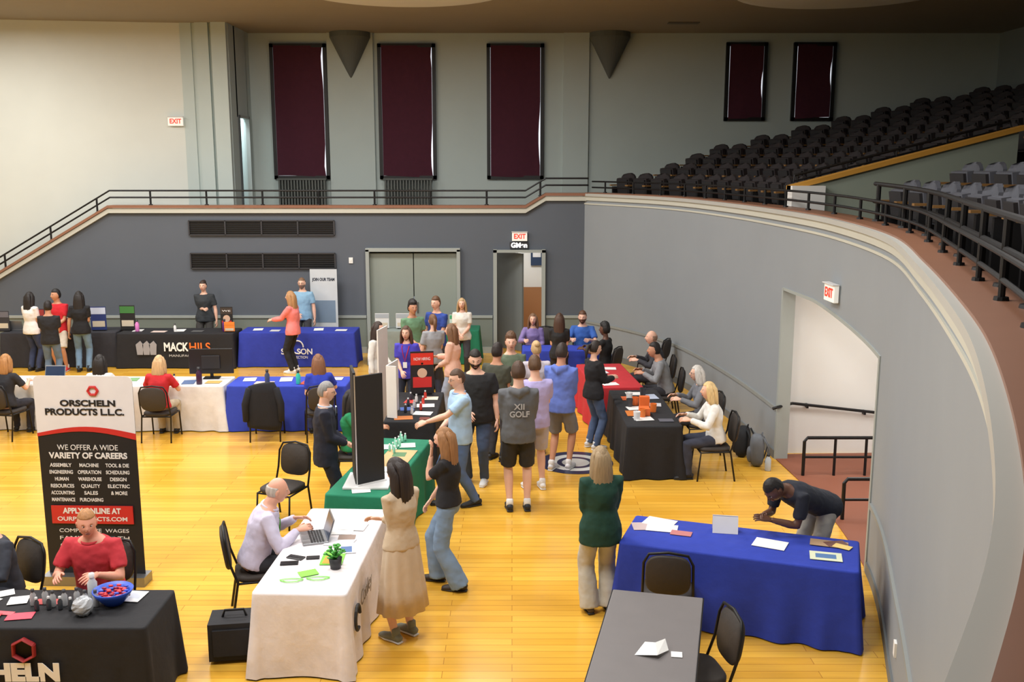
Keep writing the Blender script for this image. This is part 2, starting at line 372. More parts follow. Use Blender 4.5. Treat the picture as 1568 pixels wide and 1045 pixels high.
b=MB(); b.tube([(4.3,15.3,3.7),(4.35,15.3,4.08),(7.6,15.3,4.9),(7.7,15.3,4.6)],[.02]*4,BLACKM,side=(0,1,0),seg=8); b.tube([(4.3,15.3,3.98),(7.6,15.3,4.8)],[.015]*2,BLACKM,side=(0,1,0),seg=8)
for k in range(5): x=4.4+k*.75; b.tube([(x,15.3,3.6+.245*(x-4.15)),(x,15.3,4.05+.245*(x-4.15))],[.015]*2,BLACKM,seg=8)
b.obj('aisle_handrail')
pts=[]
for p,n in crange(1.0,22):
    q=p+n*.2; pts.append((q.x,q.y,lz(0)(p.y)))
railing('ledge_railing',pts,[.11,.24] ,.95,.017)
pts=[]
for p,n in crange(2.4,11.5):
    q=p+n*.30; pts.append((q.x,q.y,lz(0)(p.y)))
railing('ledge_railing',pts,[.22,.42],.95,.024)
# ================================================================ FURNITURE
def rrect(L,W,r,n):
    per=[]
    for cx,cy,a0 in((L/2-r,W/2-r,0),(-L/2+r,W/2-r,90),(-L/2+r,-W/2+r,180),(L/2-r,-W/2+r,270)):
        for k in range(5):
            a=math.radians(a0+90*k/4); per.append(V((cx+r*math.cos(a),cy+r*math.sin(a),0)))
    tot=sum((per[i]-per[(i+1)%len(per)]).length for i in range(len(per)))
    out=[];i=0;L0=0
    segs=[((per[i]),(per[(i+1)%len(per)])) for i in range(len(per))]
    for k in range(n):
        s=tot*k/n
        while s>L0+(segs[i][1]-segs[i][0]).length: L0+=(segs[i][1]-segs[i][0]).length; i+=1
        d=(segs[i][1]-segs[i][0]).length; out.append(segs[i][0].lerp(segs[i][1],(s-L0)/d))
    return out
def draped_table(x,y,deg,L,W,color,name='draped_table',drop=.0,flare=.05,seed=0,h=.75):
    mat=cl(color); e=empty(name,(x,y,0),math.radians(deg)); b=MB(); N=200; P=rrect(L,W,.03,N)
    lev=[(h,-.02),(h-.004,-.004),(h-.02,0)]+[(h-.02-(h-.02-drop-.015)*k/7,k/7) for k in range(1,8)]
    vs=[];fs=[]
    for li,(z,t) in enumerate(lev):
        for k,p in enumerate(P):
            nrm=V((p.x/(L/2),p.y/(W/2),0)); cr=min(abs(nrm.x),abs(nrm.y)); nrm=V((nrm.x if abs(nrm.x)>.93 else 0,nrm.y if abs(nrm.y)>.93 else 0,0))
            if nrm.length>0: nrm.normalize()
            s=k/N*2*(L+W)
            if li<3: off=t if li<2 else 0
            else:
                corner=max(0,cr-.8)/.2
                off=flare*t*(.5+.5*math.sin(s*13+seed*2+math.sin(s*3.1+seed)*1.4)*min(1,t*1.4))+corner*.07*t
            vs.append(p+nrm*off+V((0,0,z)))
    M_=len(lev)
    for i in range(M_-1):
        for k in range(N):
            k2=(k+1)%N; fs.append(((i+1)*N+k,(i+1)*N+k2,i*N+k2,i*N+k))
    fs.append(tuple(range(N)))
    b.add(vs,fs,mat); b.obj('tablecloth',parent=e,smooth=True)
    g=MB(); g.box((0,0,h-.025),(L-.04,W-.04,.03),M((110,100,90),.6))
    for sx in(-1,1):
        for sy in(-1,1): g.tube([(sx*(L/2-.25),sy*(W/2-.1),0),(sx*(L/2-.25),sy*(W/2-.1),h-.03)],[.015]*2,BLACKM,seg=8)
    g.obj('folding_table',parent=e)
    return e
chair_me=None
def chair(x,y,deg,name='banquet_chair'):
    global chair_me
    if not chair_me:
        b=MB(); pad=M((52,46,42),.7,0,'cloth'); fr=BLACKM
        def slab(z0,z1,w,d,yc):
            vs=[];fs=[];n=28;lev=[(z0,.94),(z0+.012,1),(z1-.015,1),(z1,.9)]
            for z,s in lev:
                for j in range(n):
                    a=2*math.pi*j/n;c,sn=math.cos(a),math.sin(a); vs.append((w*s*math.copysign(abs(c)**.5,c),yc+d*s*math.copysign(abs(sn)**.5,sn),z))
            for i in range(3):
                for j in range(n): fs.append((i*n+j,i*n+(j+1)%n,(i+1)*n+(j+1)%n,(i+1)*n+j))
            fs.append(tuple(range(n-1,-1,-1)));fs.append(tuple(range(3*n,4*n))); b.add(vs,fs,pad)
        slab(.41,.47,.225,.225,0)
        vs=[];fs=[];n=30
        for off,s in((.0,.95),(.012,1),(.035,1),(.047,.93)):
            for j in range(n):
                a=2*math.pi*j/n;c,sn=math.cos(a),math.sin(a); px=.2*s*math.copysign(abs(c)**.6,c); pz=.19*s*math.copysign(abs(sn)**.6,sn)
                vs.append((px,-.245-off-.14*(pz+.2),.70+pz))
        for i in range(3):
            for j in range(n): fs.append((i*n+j,i*n+(j+1)%n,(i+1)*n+(j+1)%n,(i+1)*n+j))
        fs.append(tuple(range(n-1,-1,-1)));fs.append(tuple(range(3*n,4*n))); b.add(vs,fs,pad)
        r=.0125
        b.tube([(-.23,-.27,0),(-.225,-.2,.42),(-.22,-.26,.60),(-.215,-.29,.80),(-.17,-.305,.89),(0,-.315,.915),(.17,-.305,.89),(.215,-.29,.80),(.22,-.26,.60),(.225,-.2,.42),(.23,-.27,0)],[r]*11,fr,side=(0,1,0),seg=8)
        for sx in(-1,1):
            b.tube([(sx*.225,.24,0),(sx*.22,.2,.40),(sx*.22,-.19,.41)],[r]*3,fr,side=(0,1,0.2),seg=8)
        b.tube([(-.22,.2,.40),(.22,.2,.40)],[r]*2,fr,side=(0,1,0),seg=8); b.tube([(-.22,-.2,.40),(.22,-.2,.40)],[r]*2,fr,side=(0,1,0),seg=8)
        chair_me=b.mesh('banquet_chair_mesh',True)
    return link(name,chair_me,(x,y,0),math.radians(deg))
# ---------------------------------------------------------------- people
def ik(A,B,l1,l2,hint):
    d=B-A; L=min(d.length,(l1+l2)*.995); d.normalize(); B=A+d*L
    a=(l1*l1-l2*l2+L*L)/(2*L); h=math.sqrt(max(l1*l1-a*a,0)); hp=hint-d*hint.dot(d)
    if hp.length<1e-4: hp=d.orthogonal()
    return A+d*a+hp.normalized()*h,B
def headshape(d,g=1.0):
    x,y,z=d
    sx=.074*g; 
    if z<0: sx*=1-.34*abs(z)**1.6
    else: sx*=1+.03*z
    Y=y*.094; 
    if y<0: Y*=1.03*(1-.28*max(0,-z)**1.5)
    else: Y*=(1-.06*z*z)
    if y>0:
        Y+=.020*math.exp(-(x/.15)**2-((z+.14)/.16)**2)+.010*math.exp(-(x/.13)**2-((z-.02)/.2)**2)
        Y-=.009*math.exp(-((abs(x)-.36)/.16)**2-((z-.06)/.12)**2)
        Y+=.005*math.exp(-((abs(x)-.3)/.3)**2-((z-.22)/.07)**2)
        Y+=.010*math.exp(-(x/.3)**2-((z+.82)/.18)**2)+.006*math.exp(-(x/.22)**2-((z+.5)/.09)**2)
    return V((x*sx/.98,Y,z*.118))
_heads={}
def head_mesh(skin,male,brow,beard,glasses):
    key=(skin,male,brow,beard,glasses)
    if key in _heads: return _heads[key]
    b=MB(); sk=M(skin,.5,0,'skin'); g=1.0 if male else .94
    b.ball((0,0,0),1,sk,seg=44,rings=34,fn=lambda d:headshape(d,g))
    lip=M((170,88,84) if not male else (160,98,88),.5); wh=M((225,222,216),.3); dk=M((38,26,20),.3)
    b.ball((0,.0865,-.054),(.024,.008,.0045),lip,10,6); b.ball((0,.086,-.0615),(.02,.008,.005),lip,10,6)
    for s in(-1,1):
        b.ball((s*.027,.0755,.008),(.0135,.009,.0075),wh,10,8); b.ball((s*.027,.082,.008),(.006,.004,.006),dk,8,6)
        b.tube([(s*.013,.086,.025),(s*.028,.087,.030),(s*.043,.078,.026)],[.0028,.0036,.002],M(brow,.8,0,'hair'),seg=6)
        b.ball((s*.074*g,-.004,-.004),(.009,.019,.031),sk,10,8); b.ball((s*.080*g,.002,.008),(.006,.013,.018),sk,8,6)
        b.ball((s*.009,.098,-.026),(.007,.006,.005),sk,8,6)
    if beard:
        bm=M(beard,.9,0,'hair')
        def bf(d):
            q=headshape(d,g)*1.05
            if d.z>-.18 or d.y<-.25 or (d.y>.75 and abs(d.x)<.28 and -.55<d.z<-.40): q*=.88
            return q
        b.ball((0,0,-.002),1,bm,seg=40,rings=30,fn=bf); b.tube([(-.03,.083,-.05),(0,.094,-.042),(.03,.083,-.05)],[.004,.006,.004],bm,seg=6)
    if glasses:
        gm=M((25,25,28),.3)
        for s in(-1,1):
            pts=[(s*.029+.019*math.cos(a),.095,.006+.014*math.sin(a)) for a in [k*math.pi/6 for k in range(13)]]; b.tube(pts,[.0018]*13,gm,side=(0,1,0),seg=5)
            b.tube([(s*.048,.094,.01),(s*.078,.0,.008)],[.0018]*2,gm,seg=5)
        b.tube([(-.01,.096,.008),(.01,.096,.008)],[.0018]*2,gm,seg=5)
    me=b.mesh('head_mesh',True); _heads[key]=me; return me
_hands={}
def hand_mesh(skin,side,curl):
    key=(skin,side,curl)
    if key in _hands: return _hands[key]
    b=MB(); sk=M(skin,.5,0,'skin'); s=1 if side=='R' else -1
    b.tube([(0,-.03,0),(0,.005,0),(.002,.04,.002*s),(0,.075,.002*s),(0,.09,.003*s)],[(.024,.019),(.027,.016),(.038,.015),(.040,.013),(.036,.010)],sk,side=(1,0,0),seg=14)
    for fx,l,a0 in((.029,.072,.06),(.010,.080,.0),(-.010,.075,-.04),(-.028,.060,-.1)):
        p=V((fx,.08,.0)); ang=curl*.45; pts=[p]; q=p
        for k,fr in enumerate((.46,.30,.24)):
            d=V((a0,math.cos(ang),math.sin(ang)*s)).normalized(); q=q+d*l*fr; pts.append(q); ang+=curl*(.8 if k==0 else .6)
        b.tube(pts,[.0092,.0085,.0078,.006],sk,side=(1,0,0),seg=8)
    b.tube([(.022,.012,.004*s),(.044,.038,.010*s),(.054,.060,.016*s),(.056,.080,.022*s)],[.014,.0115,.0098,.0075],sk,side=(0,0,1),seg=8)
    me=b.mesh('hand_mesh',True); _hands[key]=me; return me
def hair_obj(e,HM,YM,style,color,k,male):
    if style=='bald': return
    b=MB(); hm=M(color,.6,0,'hair'); g=1.0 if male else .95
    short=style in('short','crew','curly','fringe','bun','pony')
    sc={'crew':1.055,'curly':1.2,'fringe':1.05}.get(style,1.10)
    def fn(d):
        q=headshape(V((d.x,min(d.y,.9),d.z)),g)
        nz=noise.noise(V(d)*(9 if style=='curly' else 4)+V((k*31,0,0)))
        m=sc+(.10 if style=='curly' else .02)*nz+(.01*math.sin(math.atan2(d.y,d.x)*26))
        face=(d.y>.12 and d.z<.50) or (d.y>-.12 and d.z<-.05) if short else (d.y>.30 and d.z<.56)
        if style=='crew': face=(d.y>.05 and d.z<.46) or (d.y>-.3 and d.z<.1)
        if short and d.z<-.5+.0: face=True
        if style=='fringe' and (d.z>.34 or d.y>.1): face=True
        if face: m=.86
        q=q*m; 
        if not face and style in('short','curly') and d.z>.5: q.z+=.010+(.02 if style=='curly' else 0)
        return q
    b.ball((0,-.004,.004),1,hm,seg=48,rings=34,fn=fn)
    if style=='pony':
        b.ball((0,-.105,.045),(.025,.025,.025),hm); b.tube([(0,-.10,.045),(0,-.15,.03),(0,-.16,-.06),(0,-.145,-.17)],[(.02,.02),(.032,.03),(.034,.028),(.012,.01)],hm,side=(1,0,0),seg=16,rip=[0,.06,.07,.05],rn=5)
    if style=='bun': b.ball((0,-.085,.09),(.042,.04,.04),hm,fn=lambda d:V(d)*(.042+.004*math.sin(d.z*20)))
    o=b.obj('hair',parent=e,smooth=True); o.matrix_local=HM@Matrix.Scale(k,4)
    if style in('long','longer','bob','half'):
        ln={'long':.25,'longer':.38,'bob':.07,'half':.18}[style]; c=MB()
        D=YM.inverted()@HM
        def H_(p): return D@V(p)
        z0=-.07
        back=[H_((0,-.045,.075)),H_((0,-.075,.02)),V((0,-.085,-.07)),V((0,-.098,z0-.06-ln*.45)),V((0,-.105,z0-.06-ln*.8)),V((0,-.105,z0-.06-ln))]
        c.tube(back,[(.060,.035),(.084,.046),(.094,.046),(.098,.038),(.088,.030),(.055,.018)],hm,side=(1,0,0),seg=40,cap=True,rip=[0,.02,.04,.05,.06,.07],rn=13)
        for s in(-1,1):
            top=H_((s*.045,.012,.088)); mid=H_((s*.078,.005,.03)); ear=H_((s*.086,-.008,-.03))
            c.tube([top,mid,ear,V((s*.090,-.028,z0-.05)),V((s*.094,-.040,z0-.05-ln*.5)),V((s*.080,-.05,z0-.04-ln*.9))],[(.022,.034),(.018,.046),(.022,.052),(.026,.052),(.026,.044),(.018,.028)],hm,side=(1,0,0),seg=24,rip=[0,.02,.04,.06,.07,.07],rn=9)
        o=c.obj('hair_lengths',parent=e,smooth=True); o.matrix_local=YM@Matrix.Scale(k,4)
ARM={'hang':(.255,.03,-.10),'fold':(-.05,.20,.20),'phone':(.07,.32,.20),'reach':(.08,.50,.27),'table':(.16,.40,.30),'lap':(.10,.28,.10),'face':(.06,.16,.52),'pocket':(.21,.10,.02),'hip':(.24,.02,.10),'front':(.04,.24,.06),'back':(.12,-.14,0.0)}
def person(name,x,y,deg,H=1.75,male=True,seated=False,lean=0,twist=0,armR='hang',armL='hang',top=(200,30,40),sleeve='short',bottom=(70,90,130),kind='pants',shoes=(30,30,32),hair=('short',(60,42,30)),skin=(222,168,140),hy=0,hp=0,fat=1.,step=0,beard=None,glasses=False,lowtop=-.10,loose=1.,hood=False,lanyard=None,hz=None,feet=None,collar=None,withchair=True,lapels=None,backtext=None):
    k=H/1.75; e=empty(name,(x,y,0),math.radians(deg)); SK=M(skin,.5,0,'skin')
    hz0=(.55 if seated else (.925 if step==0 else .91)) if hz is None else hz
    if seated: hz0=.55/k
    hip=V((0,0,hz0)); TM=Matrix.Translation(hip)@Matrix.Rotation(-math.radians(lean),4,'X')@Matrix.Rotation(math.radians(twist),4,'Z')
    K=Matrix.Scale(k,4)
    def T(x,y,z): return TM@V((x,y,z))
    sw=.178 if male else .158; ff=fat**.5
    if male: tor=[(-.07,.150,.105),(0,.165,.112),(.10,.150,.104),(.22,.155,.108),(.34,.172,.116),(.43,.170,.100),(.49,.125,.082),(.535,.070,.064)]
    else: tor=[(-.07,.162,.108),(0,.172,.116),(.10,.140,.098),(.18,.122,.088),(.29,.142,.112),(.36,.148,.118),(.43,.142,.088),(.485,.10,.070),(.53,.058,.054)]
    tor=[(z,a*fat,bb*fat*(1.12 if fat>1.1 and z<.3 else 1)) for z,a,bb in tor]
    sd=(TM.to_3x3()@V((1,0,0)))
    body=MB()
    body.tube([T(0,0,z) for z,a,c in tor],[(a*(.86 if z<.48 else .94),c*(.86 if z<.48 else .94)) for z,a,c in tor],SK,side=sd,seg=20)
    HC=T(0,.032,.678); 
    if lean>40: HC=T(0,.03,.665)
    nk=.060 if male else .050
    body.tube([T(0,-.005,.46),T(0,.0,.55),HC+V((0,-.012,-.04))],[nk+.01,nk,nk],SK,side=sd,seg=14)
    arms={}
    cu=.82; cf=.82 if sleeve=='long' else 1.0
    for s,pose in((1,armR),(-1,armL)):
        S=T(s*sw*min(fat,1.12),0,.455); tg=ARM[pose] if isinstance(pose,str) else pose
        W=hip+V((s*tg[0],tg[1],tg[2]))
        if pose=='hang': W=hip+TM.to_3x3()@V((s*(.255+.08*(fat-1)),.03,-.08))
        E,W=ik(S,W,.285,.25,V((s*.5,-.8,-.5)) if pose!='hip' else V((s,-.2,0)))
        arms[s]=(S,E,W,pose)
        body.tube([S,S.lerp(E,.35),S.lerp(E,.7),E,E.lerp(W,.3),E.lerp(W,.7),W],[.052*ff*cu,.048*ff*cu,.044*ff*(.9 if sleeve=='short' else cu),.040*cf,.041*ff*cf,.033*cf,.026],SK,side=(0,1,0),seg=12)
        d=(W-E).normalized(); 
        if pose in('table',) : d=(d+V((0,.6,0))).normalized(); d.z*=.2; d.normalize()
        th=V((0,1,0)) if pose in('hang','pocket','hip') else V((-s*.8,0,.6)); th=(th-d*th.dot(d)).normalized(); z=th.cross(d)
        R=Matrix((th,d,z)).transposed().to_4x4()
        ho=link('hand_'+('R' if s>0 else 'L'),hand_mesh(skin,'R' if s>0 else 'L',.55),parent=e); ho.matrix_local=Matrix.Translation((W+d*.012)*k)@R@Matrix.Scale(k*.98,4)
    legs={}
    for s in(-1,1):
        Hj=hip+V((s*.088*ff,0,-.03)); 
        if feet: A=V(feet[0 if s<0 else 1])
        elif seated: A=V((s*.12,.40,.09/k))
        else: A=V((s*(.10+.02*(fat-1)),s*step,.085))
        Kn,A2=ik(Hj,A,.43,.42,V((s*.12,1,.25))); legs[s]=(Hj,Kn,A2)
        lu=.84; ll=1.0 if kind in('shorts','skirt') else .84
        body.tube([Hj,Hj.lerp(Kn,.4),Hj.lerp(Kn,.8),Kn,Kn.lerp(A2,.3),Kn.lerp(A2,.75),A2],[.082*ff*lu,.074*ff*lu,.060*ff*max(lu,ll*.94),.054*ff*ll,.056*ff*ll,.041*ll,.037*ll],SK,side=(1,0,0),seg=12)
        sh=MB(); shm=M(shoes,.6); c=V((A2.x,A2.y,0)); sol=M((225,225,225) if sum(shoes)>300 else (40,38,36),.6)
        sh.tube([c+V((0,-.065,.045)),c+V((0,-.03,.055)),c+V((0,.03,.052)),c+V((s*.005,.10,.036)),c+V((s*.008,.165,.030)),c+V((s*.006,.19,.026))],[(.032,.034),(.038,.045),(.04,.044),(.046,.032),(.042,.024),(.028,.016)],shm,side=(1,0,0),seg=14)
        sh.tube([c+V((0,-.07,.012)),c+V((0,0,.012)),c+V((s*.005,.10,.012)),c+V((s*.006,.195,.012))],[(.036,.012),(.038,.012),(.05,.012),(.03,.012)],sol,side=(1,0,0),seg=14)
        sh.tube([c+V((0,-.01,.06)),A2+V((0,-.008,.05))],[.042,.04],M((232,232,232),.8,0,'cloth') if kind=='shorts' else shm,side=(1,0,0),seg=12)
        sh.v=[K@p for p in sh.v]; sh.obj('shoe_'+('R' if s>0 else 'L'),parent=e,smooth=True)
    body.v=[K@p for p in body.v]; body.obj('body',parent=e,remesh=.016)
    tm=cl(top); t=MB(); g=.017*loose
    zz=[q for q in tor if q[0]>=0]; low=lowtop
    rows=[(low,max(zz[0][1]*1.0,.15*fat),zz[0][2])]+zz[:-1]
    rows[-1]=(rows[-1][0]+.012,rows[-1][1]*.86,rows[-1][2]*.9)
    if seated: rows[0]=(-.04,rows[0][1],rows[0][2])
    t.tube([T(0,0,z) for z,a,c in rows],[(a+g+(.008 if i<3 else 0)*loose,c+g+(.008 if i<3 else 0)*loose) for i,(z,a,c) in enumerate(rows)],tm,side=sd,seg=24,cap=False)
    for s,(S,E,W,pose) in arms.items():
        inn=T(s*.08,0,.455)
        if sleeve=='short': pts=[inn,S,S.lerp(E,.35),S.lerp(E,.72)]; rr=[.055,.064*ff,.062*ff,.063*ff]
        elif sleeve=='none': pts=[inn,S]; rr=[.055,.06]
        else: pts=[inn,S,S.lerp(E,.35),S.lerp(E,.7),E,E.lerp(W,.3),E.lerp(W,.7),E.lerp(W,.96)]; rr=[.055,.066*ff,.060*ff,.056*ff,.053,.053,.046,.040]
        rr=[r+.006*(loose-1)*2 for r in rr]; t.tube(pts,rr,tm,side=(0,1,0),seg=14,cap=False)
    if hood:
        t.tube([T(-.09,.03,.50),T(-.08,-.07,.50),T(0,-.115,.47),T(.08,-.07,.50),T(.09,.03,.50)],[.03,.045,.06,.045,.03],tm,side=(0,0,1),seg=12)
    t.v=[K@p for p in t.v]; t.obj('shirt' if sleeve=='short' else 'jacket',parent=e,remesh=.014,wr=.018)
    yf=max(q[2] for q in tor)+g
    if lapels:
        c=MB()
        c.prism([(-.045,.50),(.045,.50),(.0,.26)],yf-.012,yf+.006,cl(lapels),mx=TM)
        for s in(-1,1): c.prism([(s*.045,.505),(s*.085,.44),(s*.055,.40),(s*.005,.22),(s*.0,.26)],yf-.008,yf+.012,cl(tuple(int(v*.8) for v in top)),mx=TM)
        c.v=[K@p for p in c.v]; c.obj('lapels',parent=e)
    if backtext:
        yb=-(.116+g+.012)
        for i,l in enumerate(backtext): 
            o=text(e,l,T(0,yb,.33-i*.085)*k,.10,M((176,178,182),.8),.24 if len(l)>3 else .13,bold=.002); o.parent=e
    if collar:
        c=MB(); pts=[T((nk+.008)*math.cos(a),.01+(nk+.008)*math.sin(a),.515+.01*(-math.sin(a))) for a in [math.pi*2*q/14 for q in range(15)]]
        c.tube(pts,[(.012,.02)]*15,cl(collar),side=(0,0,1),seg=8); c.v=[K@p for p in c.v]; c.obj('collar',parent=e,smooth=True)
    if lanyard:
        c=MB()
        c.tube([T(-.06,.0,.53),T(-.06,yf-.02,.44),T(-.03,yf+.010,.32),T(0,yf+.010,.20),T(.03,yf+.010,.32),T(.06,yf-.02,.44),T(.06,0,.53)],[(.007,.003)]*7,cl(lanyard),side=(1,0,0),seg=6)
        c.box(T(0,yf+.016,.15),(.07,.004,.1),M((235,235,235),.4)); c.v=[K@p for p in c.v]; c.obj('lanyard',parent=e)
    bm=cl(bottom); p=MB()
    if kind!='skirt':
        hipr=[q for q in tor if q[0]<=.1]
        if seated: p.tube([T(0,0,.08),hip+V((0,0,0)),hip+V((0,.03,-.05))],[(hipr[2][1]+.006,hipr[2][2]+.006),(.168*fat,.125*fat),(.15*fat,.10)],bm,side=sd,seg=20)
        else: p.tube([T(0,0,.09),hip+V((0,0,0)),hip+V((0,0,-.09))],[(hipr[2][1]+.004,hipr[2][2]+.004),(hipr[1][1]+.012,hipr[1][2]+.014),(.15*fat,.10*fat)],bm,side=(1,0,0),seg=20)
        for s,(Hj,Kn,A2) in legs.items():
            up=V((0,0,.02))
            if kind=='shorts': pts=[Hj+up,Hj.lerp(Kn,.4),Hj.lerp(Kn,.92)]; rr=[.092*ff,.096*ff,.092*ff]
            elif kind=='wide': pts=[Hj+up,Hj.lerp(Kn,.45),Kn,Kn.lerp(A2,.5),A2+V((0,0,-.035))]; rr=[.094*ff,.092*ff,.088,.094,.104]
            else: pts=[Hj+up,Hj.lerp(Kn,.4),Hj.lerp(Kn,.8),Kn,Kn.lerp(A2,.3),Kn.lerp(A2,.75),A2+V((0,0,-.02))]; rr=[.092*ff,.086*ff,.074*ff,.070,.068,.060,.060]
            p.tube(pts,rr,bm,side=(1,0,0),seg=14,cap=False)
        p.v=[K@q for q in p.v]; p.obj('shorts' if kind=='shorts' else 'trousers',parent=e,remesh=.014,wr=.018)
    else:
        p.tube([hip+V((0,0,.14)),hip+V((0,0,0.02)),hip+V((0,0,-.2)),hip+V((0,0,-.42)),hip+V((0,0,-.62))],[(.135,.10),(.182,.13),(.205,.155),(.23,.185),(.25,.21)],bm,side=(1,0,0),seg=72,cap=False,rip=[0,.01,.035,.05,.06],rn=11)
        p.v=[K@q for q in p.v]; p.obj('skirt',parent=e,smooth=True)
    YM=Matrix.Translation(HC*k)@Matrix.Rotation(math.radians(hy),4,'Z')
    HM=YM@Matrix.Rotation(-math.radians(hp),4,'X')
    brow=hair[1] if hair[0]!='bald' else (120,90,70)
    ho=link('head',head_mesh(skin,male,brow,beard,glasses),parent=e); ho.matrix_local=HM@Matrix.Scale(k,4)
    hair_obj(e,HM,YM,hair[0],hair[1],k,male)
    if seated and withchair:
        R=Matrix.Rotation(math.radians(deg),3,'Z'); o=R@V((0,.05,0)); chair(x+o.x,y+o.y,deg)
    return e
DK=(28,22,20)
DARKSK=(96,62,46); TAN=(196,142,112); PALE=(228,180,156)
W_=False
person('woman_in_beige_skirt',-.99,8.30,50,1.72,W_,armR='fold',armL='fold',top=(196,176,150),sleeve='long',bottom=(200,180,156),kind='skirt',shoes=(122,128,118),hair=('half',(36,26,24)),skin=PALE,hp=25,hy=15,lowtop=-.02)
person('woman_in_black_t_shirt',-.64,9.42,80,1.71,W_,armR=(.14,.22,-.02),armL='face',top=(28,28,32),bottom=(120,144,172),kind='wide',shoes=(50,40,36),hair=('longer',(150,106,66)),skin=PALE,step=.14,hp=12,lowtop=-.0)
person('woman_in_green_blazer',.84,8.84,12,1.66,W_,armR='front',armL='front',top=(22,62,50),sleeve='long',bottom=(190,186,174),kind='wide',shoes=(70,60,54),hair=('long',(150,128,96)),skin=PALE,hp=8,lowtop=-.18,loose=1.5,fat=1.06)
person('man_bending_over_table',3.06,9.24,118,1.80,True,lean=66,armR=(.12,.62,-.04),armL=(.02,.66,-.04),top=(30,34,46),bottom=(170,166,156),hair=('crew',(22,18,17)),skin=DARKSK,hp=50,hz=.92,shoes=(230,230,230))
person('man_in_grey_hoodie',.08,11.65,4,1.90,armR='front',armL='front',top=(92,94,98),sleeve='long',bottom=(40,40,44),kind='shorts',shoes=(30,34,44),hair=('short',(70,48,32)),hood=True,loose=1.4,skin=PALE,hp=8,backtext=['XII','GOLF'])
person('man_in_lavender_t_shirt',.30,12.45,12,1.82,armR='phone',armL='phone',top=(176,166,214),bottom=(176,172,190),kind='shorts',shoes=(236,236,236),hair=('short',(88,62,40)),skin=PALE,hp=10,loose=1.3)
person('man_in_blue_hoodie',.68,13.3,-22,1.84,armR='front',armL='front',top=(96,118,196),sleeve='long',bottom=(120,120,126),kind='shorts',shoes=(226,226,230),hair=('short',(46,34,28)),hood=True,loose=1.4,skin=TAN,hp=10,step=.06)
person('man_in_light_blue_polo',-.65,11.85,112,1.80,armR='front',armL=(.06,.44,.20),top=(166,196,226),bottom=(84,108,150),hair=('crew',(78,56,40)),glasses=True,skin=PALE,step=.16,hp=10,collar=(150,180,214),fat=1.08)
person('man_in_black_shirt_with_beard',-.48,12.72,168,1.86,armR='front',armL='hang',top=(26,26,28),bottom=(60,74,100),hair=('short',(34,26,22)),beard=(46,32,26),skin=PALE,fat=1.3,shoes=(220,220,220),hp=14,hy=20,loose=1.2)
person('man_in_navy_suit',-2.2,11.15,-78,1.78,armR='front',armL='front',top=(28,32,48),sleeve='long',bottom=(28,32,46),hair=('crew',(140,138,136)),glasses=True,skin=PALE,lowtop=-.17,loose=1.25,collar=(190,205,225),hp=8,lapels=(190,205,225))
person('woman_in_green_shirt',-2.15,12.6,-85,1.68,W_,True,armR='table',armL='lap',top=(30,130,84),hair=('long',DK),skin=TAN)
person('woman_in_white_sweater',-2.25,16.05,-110,1.70,W_,armR='hang',armL='front',top=(226,224,216),sleeve='long',bottom=(40,40,48),hair=('long',(52,36,28)),skin=PALE)
person('woman_in_purple_t_shirt',-1.72,15.75,172,1.68,W_,armR='front',armL='hang',top=(70,62,180),hair=('long',(84,56,40)),skin=PALE,lanyard=(190,30,40),bottom=(40,44,60))
person('woman_in_grey_t_shirt',-1.38,16.95,20,1.68,W_,armR='front',armL='hang',top=(150,152,156),hair=('pony',(110,78,52)),skin=PALE,bottom=(50,54,70))
person('woman_in_peach_sweater',-.98,15.95,75,1.68,W_,armR='phone',armL='front',top=(234,186,164),sleeve='long',hair=('long',(120,84,56)),skin=PALE,bottom=(170,180,200),loose=1.3)
person('man_with_curly_hair',-1.85,17.95,-150,1.78,armR='front',armL='hang',top=(104,142,110),hair=('curly',(30,24,22)),skin=TAN,bottom=(60,60,66))
person('man_in_blue_jacket',-1.42,18.3,150,1.82,armR='hang',armL='front',top=(44,70,150),hair=('short',(96,66,42)),skin=PALE,bottom=(60,60,66))
person('woman_in_white_shirt',-1.0,19.4,178,1.64,W_,armR='front',armL='front',top=(220,218,210),hair=('long',(180,150,110)),skin=PALE,bottom=(60,60,66))
person('woman_in_pink_sweater',-4.5,19.85,78,1.72,W_,armR='hang',armL=(.08,.42,.2),top=(238,132,128),sleeve='long',bottom=(28,28,32),shoes=(226,226,226),hair=('half',(170,126,82)),skin=PALE,loose=1.2)
person('man_in_blue_shirt_with_glasses',-4.62,21.45,176,1.82,armR='front',armL='hang',top=(136,176,204),bottom=(60,60,66),hair=('crew',(120,92,70)),beard=(130,110,96),glasses=True,skin=PALE)
person('woman_in_black_polo',-6.78,21.4,178,1.76,W_,armR='fold',armL='hang',top=(48,52,56),bottom=(60,58,56),hair=('bun',(54,38,30)),skin=PALE,fat=1.1)
person('woman_in_white_blouse',-9.95,20.0,-20,1.68,W_,armR='front',armL='front',top=(226,224,222),bottom=(50,60,90),hair=('long',DK),skin=TAN)
person('man_in_black_t_shirt',-9.05,18.9,8,1.64,armR='front',armL='front',top=(30,30,34),bottom=(96,116,140),hair=('short',DK),skin=TAN)
person('man_in_red_shirt',-9.38,20.02,175,1.74,armR='hang',armL='front',top=(196,30,44),bottom=(200,192,180),kind='shorts',hair=('short',(24,20,20)),skin=TAN,hy=-30,shoes=(200,60,60))
person('woman_in_black_top',-8.9,19.95,10,1.70,W_,armR='front',armL='hang',top=(24,24,28),bottom=(110,140,170),hair=('longer',DK),skin=TAN)
